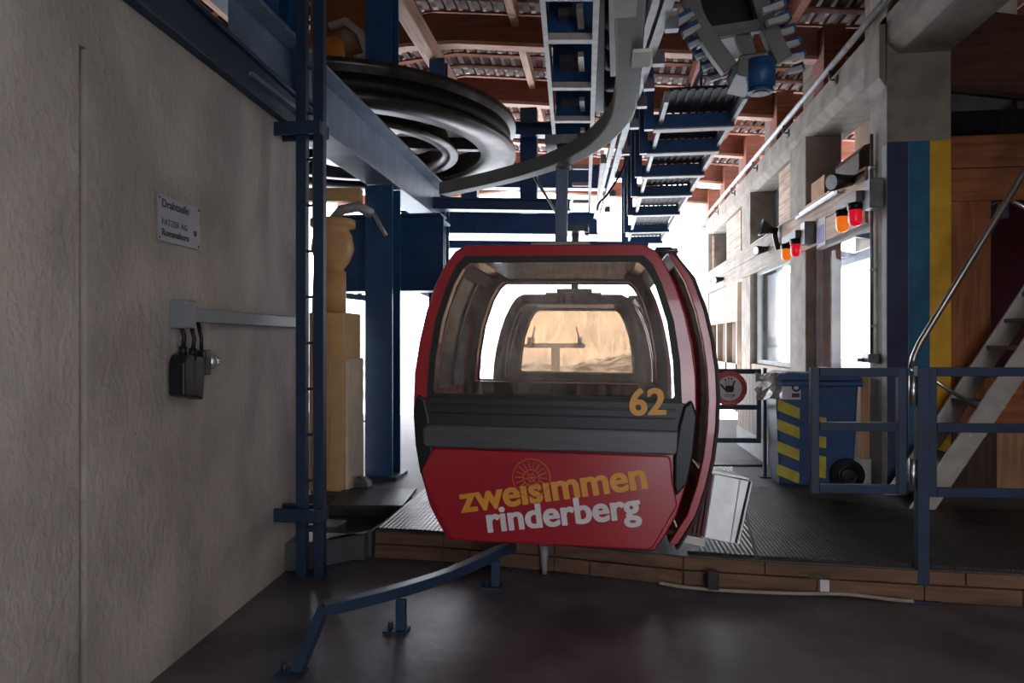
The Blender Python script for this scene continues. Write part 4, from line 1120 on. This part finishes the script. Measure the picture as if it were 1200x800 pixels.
L_.part(MB().lathe([(.022,0),(.042,0),(.042,.002),(.022,.002)], Matrix.Translation((q.x+.06,yl-.0125,q.z+.035)) @ FACE, n=20).box(q.x+.02,q.x+.09,yl-.0145,yl-.0125,q.z-.06,q.z-.02), 'label_mark', M['ink'])
wc = P(990,549,6.5)
wl_ = L_.part(MB().lathe([(0,-.03),(.125,-.03),(.15,-.015),(.15,.03),(0,.03)], Matrix.Translation((wc.x, by-.03, PZ+.155)) @ FACE, n=32, closed=False), 'wheel', M['rubber'])
L_.part(MB().lathe([(.06,0),(.10,0),(.10,.006),(.06,.006)], Matrix.Translation((wc.x, by-.0605, PZ+.155)) @ FACE, n=28), 'hub_ring', M['black'], 0, wl_)
fb_ = thing('plastic_bag', 'crumpled shiny plastic sheet on the left corner of the blue bin', 'bag', (hi0,by,bz1)); 
pb3 = MB(); rnd = random.Random(5)
pts_ = []
for i in range(8):
    for j in range(7):
        pts_.append(Vector((-.20+.036*i+rnd.uniform(-.015,.015), -.055-.02*rnd.random()+.028*(i>5), -.17+.04*j+rnd.uniform(-.015,.015))))
pb3.hull(pts_, [(i*7+j,(i+1)*7+j,(i+1)*7+j+1,i*7+j+1) for i in range(7) for j in range(6)])
ob_ = pb3.build('sheet', M['foil'], fb_); so = ob_.modifiers.new('solid','SOLIDIFY'); so.thickness = .006
# timber post pieces beside the bin
pt = P(1021,400,6.65)
tp = thing('timber_post', 'short square timber post with a pale metal shoe beside the blue bin', 'post', (pt.x,pt.y,PZ)); L_ = Local(tp)
x0, x1 = P(1009,400,6.62).x+.05, P(1036,400,6.62).x-.09
L_.part(MB().box(x0,x1,pt.y+.10,pt.y+.28,PZ+.15,gz(440,6.65)), 'post_shaft', M['wood_light'], .006)
L_.part(MB().box(x0-.01,x1+.01,pt.y+.08,pt.y+.30,PZ,PZ+.25), 'post_shoe', M['concrete_light'], .006)
# --- aluminium stairs
sxf, syn, syf = 2.54, 6.08, 6.60
stz = thing('aluminium_stairs', 'steep aluminium stairs with flat treads leaning up to the right', 'stairs', (sxf,syn,PZ)); L_ = Local(stz)
ang = math.atan2(1.55, .96); ux, uz = math.cos(ang), math.sin(ang)
LS = 4.2
for nm, y in (('near',syn),('far',syf)):
    m = MB(); hw_ = .10
    a = Vector((sxf,y,PZ+.017)); 
    pts = [(a.x-.0,a.z),(a.x+.20,a.z),(a.x+.20+ux*LS,a.z+uz*LS),(a.x+ux*LS,a.z+uz*LS)]
    m.prism(pts, XZ, y-.02, y+.012)
    L_.part(m, 'stringer', M['alu_matte'], .006)
nst = 14
for i in range(nst):
    z = PZ+.20+i*.235; x = sxf+ux/uz*(z-PZ)
    L_.part(MB().box(x+.0,x+.20,syn+.013,syf-.021,z-.035,z), 'tread', M['steel_dark'], .004)
    if i < 11:
        for dx in (.045, .15): L_.part(MB().cyl((x+dx,syn-.019,z-.03),(x+dx,syn-.03,z-.03),.014,n=10), 'bolt', M['alu'])
hpts = [P(1068,470,5.62), P(1068,432,5.62), P(1071,418,5.62), P(1078,402,5.62), P(1200,202,5.62), P(1245,128,5.62)]
L_.part(MB().tube(hpts[1:], .026, n=14), 'handrail', M['steel'])
L_.part(MB().tube([P(1082,437,5.62), P(1150,481,5.66)], .018, n=10), 'brace', M['steel'])
L_.part(MB().tube([P(1187,236,5.62), P(1230,258,5.64)], .018, n=10), 'brace', M['steel'])
L_.part(MB().tube([P(1082,437,5.62), P(1069,432,5.62)], .018, n=10), 'brace', M['steel'])
# --- blue sign on the hut, small box inside
q = P(1192,450,6.58)
tag(MB().box(q.x-.09,q.x+.16,HY-.022,HY-.002,q.z-.13,q.z+.13).build('blue_board', M['cyan'], None, .003), 'small plain blue board on the orange hut wall right of the stairs', 'board')
q = P(1167,302,7.3)
fx = thing('meter_box', 'small white box on the dark red wall inside the orange hut', 'box', (q.x,HY+1.39,q.z)); L_ = Local(fx)
L_.part(MB().box(q.x-.08,q.x+.08,HY+1.32,HY+1.395,q.z-.08,q.z+.08), 'case', M['paper'], .006); L_.part(MB().cyl((q.x,HY+1.318,q.z+.02),(q.x,HY+1.32,q.z+.02),.03,n=14), 'dial', M['ink'])

# ================================================================== RIGHT WALL FITTINGS
cx = WX-.05
# long handrail / conduit along the concrete beam
hz_ = ZB1+.05
hr = thing('rail_tube', 'long silver tube running along the top of the concrete beam', 'tube', (cx,6,hz_)); L_ = Local(hr)
L_.part(MB().cyl((cx-.02,3,hz_),(cx-.02,19.4,hz_),.035,n=14), 'tube', M['galv'])
for i in range(8):
    y = 4.2+i*2.0
    L_.part(MB().tube([(cx-.02,y,hz_-.03),(cx-.02,y,hz_-.14),(WX-.001,y,hz_-.14)], .016, n=8).box(WX-.02,WX-.001,y-.05,y+.05,hz_-.2,hz_-.1), 'bracket', M['steel_dark'])
def signal(pxa, pya, pxr, pyr, bxp, label):
    a, r_ = WP(pxa, pya, cx-.16), WP(pxr, pyr, cx-.16)
    bx_ = WP(bxp[0], bxp[1], cx)
    t = thing('signal_light', label, 'signal light', bx_, 'signal lights on the fascia boards'); L_ = Local(t)
    zb_ = max(a.z, r_.z)+.17
    L_.part(MB().box(WX-.16,WX-.034,r_.y-.30,r_.y-.12,zb_-.13,zb_+.15), 'junction_box', M['steel_dark'], .008)
    L_.part(MB().box(WX-.22,WX-.15,r_.y-.12,a.y+.10,zb_-.03,zb_+.07).box(WX-.15,WX-.034,a.y-.03,a.y+.03,zb_-.02,zb_+.05), 'bracket', M['grey'], .006)
    for nm, p, mm in (('amber_lamp', a, 'amber'), ('red_lamp', r_, 'redlens')):
        o = L_.part(MB().lathe([(0,.01),(.055,.01),(.062,-.02),(.062,-.12),(.045,-.155),(0,-.165)], Matrix.Translation((WX-.185,p.y,zb_-.09)), n=24, closed=False), nm, M[mm])
        o['label'] = 'amber lens' if nm == 'amber_lamp' else 'red lens'
        L_.part(MB().lathe([(0,.06),(.06,.06),(.07,.04),(.07,-.01),(0,-.01)], Matrix.Translation((WX-.185,p.y,zb_-.085)), n=24, closed=False), 'cap', M['black'], 0, o)
signal(984,265,999,255,(1010,232), 'amber and red signal light pair nearest the striped pillar')
signal(919,299,930,293,(940,280), 'amber and red signal light pair farther along, beside the second concrete pillar')
# fluorescent tube in tray
ta, tb = WY(983), WY(945); tzz = WP(965,238).z
tl = thing('tube_lamp', 'white fluorescent tube lamp on the wooden fascia board above the signal lights', 'lamp', (cx,ta,tzz)); L_ = Local(tl)
L_.part(MB().box(WX-.10,WX-.034,ta-.25,tb+.15,tzz-.05,tzz-.03).box(WX-.10,WX-.08,ta-.25,tb+.15,tzz-.03,tzz-.015), 'tray', M['galv'])
L_.part(MB().cyl((WX-.065,ta,tzz),(WX-.065,tb,tzz),.02,n=12), 'tube', M['tube'])
q = WP(966,272)
nt_ = thing('notice', 'small white notice with a lilac print on the fascia board', 'notice', (cx,q.y,q.z)); L_ = Local(nt_)
L_.part(MB().box(WX-.040,WX-.0355,q.y-.16,q.y+.16,q.z-.17,q.z+.17), 'sheet', M['paper']); L_.part(MB().box(WX-.043,WX-.0405,q.y-.12,q.y+.12,q.z-.13,q.z+.08), 'print', M['lilac'])
def flood(px, py, label, s=1., X=None):
    q = WP(px, py, WX-.12); t = thing('flood_lamp', label, 'lamp', (WX-.034,q.y,q.z), 'flood lamps on the fascia boards'); L_ = Local(t)
    L_.part(MB().box(WX-.08*s-.036,WX-.034,q.y-.03*s,q.y+.03*s,q.z-.03*s,q.z+.05*s), 'bracket', M['steel_dark'])
    L_.part(MB().cyl((WX-.06,q.y,q.z),(WX-.26*s,q.y-.10*s,q.z-.03*s),.05*s,r2=.085*s,n=18), 'lamp_head', M['black'])
    L_.part(MB().cyl((WX-.262*s,q.y-.101*s,q.z-.0305*s),(WX-.266*s,q.y-.103*s,q.z-.031*s),.07*s,n=18), 'lens', M['alu'])
flood(990,212, 'black flood lamp nearest the striped pillar, above the tube lamp', 1.1)
flood(893,292, 'small black flood lamp at the upper edge of the middle fascia board', .9)
flood(843,327, 'small black flood lamp on the far fascia board near the open door of the cabin', .9)
q = WP(908,275, WX-.1)
hn = thing('horn_speaker', 'black horn loudspeaker on a bent bracket left of the far signal lights', 'loudspeaker', (WX-.034,q.y,q.z)); L_ = Local(hn)
L_.part(MB().lathe([(0,-.10),(.05,-.10),(.06,0),(.13,.14),(.12,.15),(0,.05)], Matrix.Translation((WX-.16,q.y,q.z+.08)) @ Matrix.Rotation(R(-75),4,'Y'), n=24, closed=False), 'horn', M['black'])
L_.part(MB().sweep([(WX-.05,q.y,q.z-.22),(WX-.07,q.y,q.z-.16),(WX-.10,q.y,q.z-.02),(WX-.10,q.y,q.z+.08)], .07, .04, up=(0,1,0)), 'bracket', M['black'])
# vertical conduit by the pillar
vc = thing('conduit', 'thin vertical conduit pipe on the wall left of the striped pillar', 'conduit', (WX-.03,PY1+.30,PZ)); L_ = Local(vc)
yv = PY1+.28
L_.part(MB().cyl((WX-.032,yv,gz(418,6.9)),(WX-.032,yv,gz(165,6.9)),.016,n=10), 'pipe', M['steel_dark'])
for zz in (1.75,2.3,2.9,3.3): L_.part(MB().box(WX-.055,WX-.001,yv-.025,yv+.025,zz-.012,zz+.012), 'clip', M['galv'])
L_.part(MB().box(WX-.10,WX-.001,yv-.10,yv+.06,gz(424,6.9),gz(414,6.9)).cyl((WX-.16,yv+.02,gz(421,6.9)),(WX-.10,yv+.02,gz(421,6.9)),.02,n=10), 'valve', M['steel_dark'])
# things on top of the fascia ledge
struct(MB().box(WX-.034, WX+.40, PY1+.43, WY(944)-.003, ZF1+.001, ZF1+.03), 'ledge', M['wood_board'])
yb1 = WY(955); 
tag(MB().box(WX+.02,WX+.16,yb1-.30,yb1+.22,ZF1+.031,ZF1+.30,0).build('cardboard_box', M['card'], None, .004), 'brown cardboard box on the ledge left of the dark chest', 'box')
yc1 = WY(993)
ck = thing('chest', 'dark rounded wooden chest on the ledge above the flood lamp', 'chest', (WX+.2,yc1,ZF1+.03)); L_ = Local(ck)
L_.part(MB().box(WX+.02,WX+.38,yc1-.28,yc1+.45,ZF1+.032,ZF1+.26), 'body', M['wood_box'], .01)
L_.part(MB().prism([(WX+.01,ZF1+.262),(WX+.39,ZF1+.262),(WX+.33,ZF1+.33),(WX+.2,ZF1+.37),(WX+.07,ZF1+.33)], XZ, yc1-.30, yc1+.47), 'lid', M['wood_dark'], .01)
ep = MB().tube([(WX-.045, PY1+.44+i*.2, ZF1-.02+.006*math.sin(i*1.7)) for i in range(26)], .010, n=6)
tag(ep.build('wall_cable', M['black']), 'black cable running along the upper edge of the fascia boards', 'cable')
# outside canopy seen through the windows
can = thing('outside_canopy', 'blue steel canopy outside the windows of the right wall', 'canopy', (5.0,11,3.2)); L_ = Local(can)
L_.part(MB().bar((4.4,8.2,3.05),(4.4,17,3.05),.12,.16), 'edge_beam', M['blue_grey'])
for i in range(5):
    y = 9+i*1.9; L_.part(MB().bar((4.4,y,3.12),(3.1,y,3.35),.08,.10), 'rib', M['blue_grey'])
L_.part(MB().bar((3.9,8.4,3.25),(3.9,17,3.25),.06,.06), 'tube', M['galv'])
pst = MB().cyl((4.4,16.9,-.3),(4.4,16.9,3.0),.07); L_.part(pst, 'post', M['blue_grey'])

# ================================================================== LIGHT, SKY, CAMERA
W = bpy.data.worlds.new('sky'); bpy.context.scene.world = W; W.use_nodes = True
nt = W.node_tree; bg = nt.nodes['Background']
tc = nt.nodes.new('ShaderNodeTexCoord'); mp = nt.nodes.new('ShaderNodeMapping'); mp.inputs['Scale'].default_value = (3,3,11)
nt.links.new(tc.outputs['Generated'], mp.inputs[0])
n = nt.nodes.new('ShaderNodeTexNoise'); n.inputs['Scale'].default_value = 2.2; n.inputs['Detail'].default_value = 8
nt.links.new(mp.outputs[0], n.inputs['Vector'])
rp = nt.nodes.new('ShaderNodeValToRGB'); rp.color_ramp.elements[0].position = .38; rp.color_ramp.elements[1].position = .66
rp.color_ramp.elements[0].color = (.60,.68,.80,1); rp.color_ramp.elements[1].color = (1,1,1,1)
nt.links.new(n.outputs['Fac'], rp.inputs[0]); nt.links.new(rp.outputs[0], bg.inputs[0]); bg.inputs[1].default_value = 5.0
sun = bpy.data.lights.new('sun', 'SUN'); sun.energy = 2.5; sun.angle = R(8); sun.color = (1,.93,.84)
so_ = bpy.data.objects.new('sun', sun); C.objects.link(so_); so_.rotation_euler = (R(-58), 0, R(-15))
for i, (x, y) in enumerate(((3.0,.2),(1.9,-1.6))):         # unseen fill lights, added to brighten the near end
    al = bpy.data.lights.new('near_fill', 'AREA'); al.shape = 'RECTANGLE'; al.size = 1.5; al.size_y = .25; al.energy = 27; al.color = (1,.92,.85)
    ao = bpy.data.objects.new('near_fill', al); C.objects.link(ao); ao.location = (x, y, 4.5)
cam = bpy.data.cameras.new('camera'); cam.sensor_width = 36; cam.lens = 24; cam.clip_start = .05; cam.clip_end = 3000
co = bpy.data.objects.new('camera', cam); C.objects.link(co); co.location = (0,0,EYE); co.rotation_euler = (R(90),0,A)
S = bpy.context.scene; S.camera = co
S.view_settings.view_transform = 'Standard'; S.view_settings.look = 'None'; S.view_settings.gamma = 1; S.view_settings.use_curve_mapping = False
S.view_settings.exposure = 0.85
S.cycles.transparent_max_bounces = 24
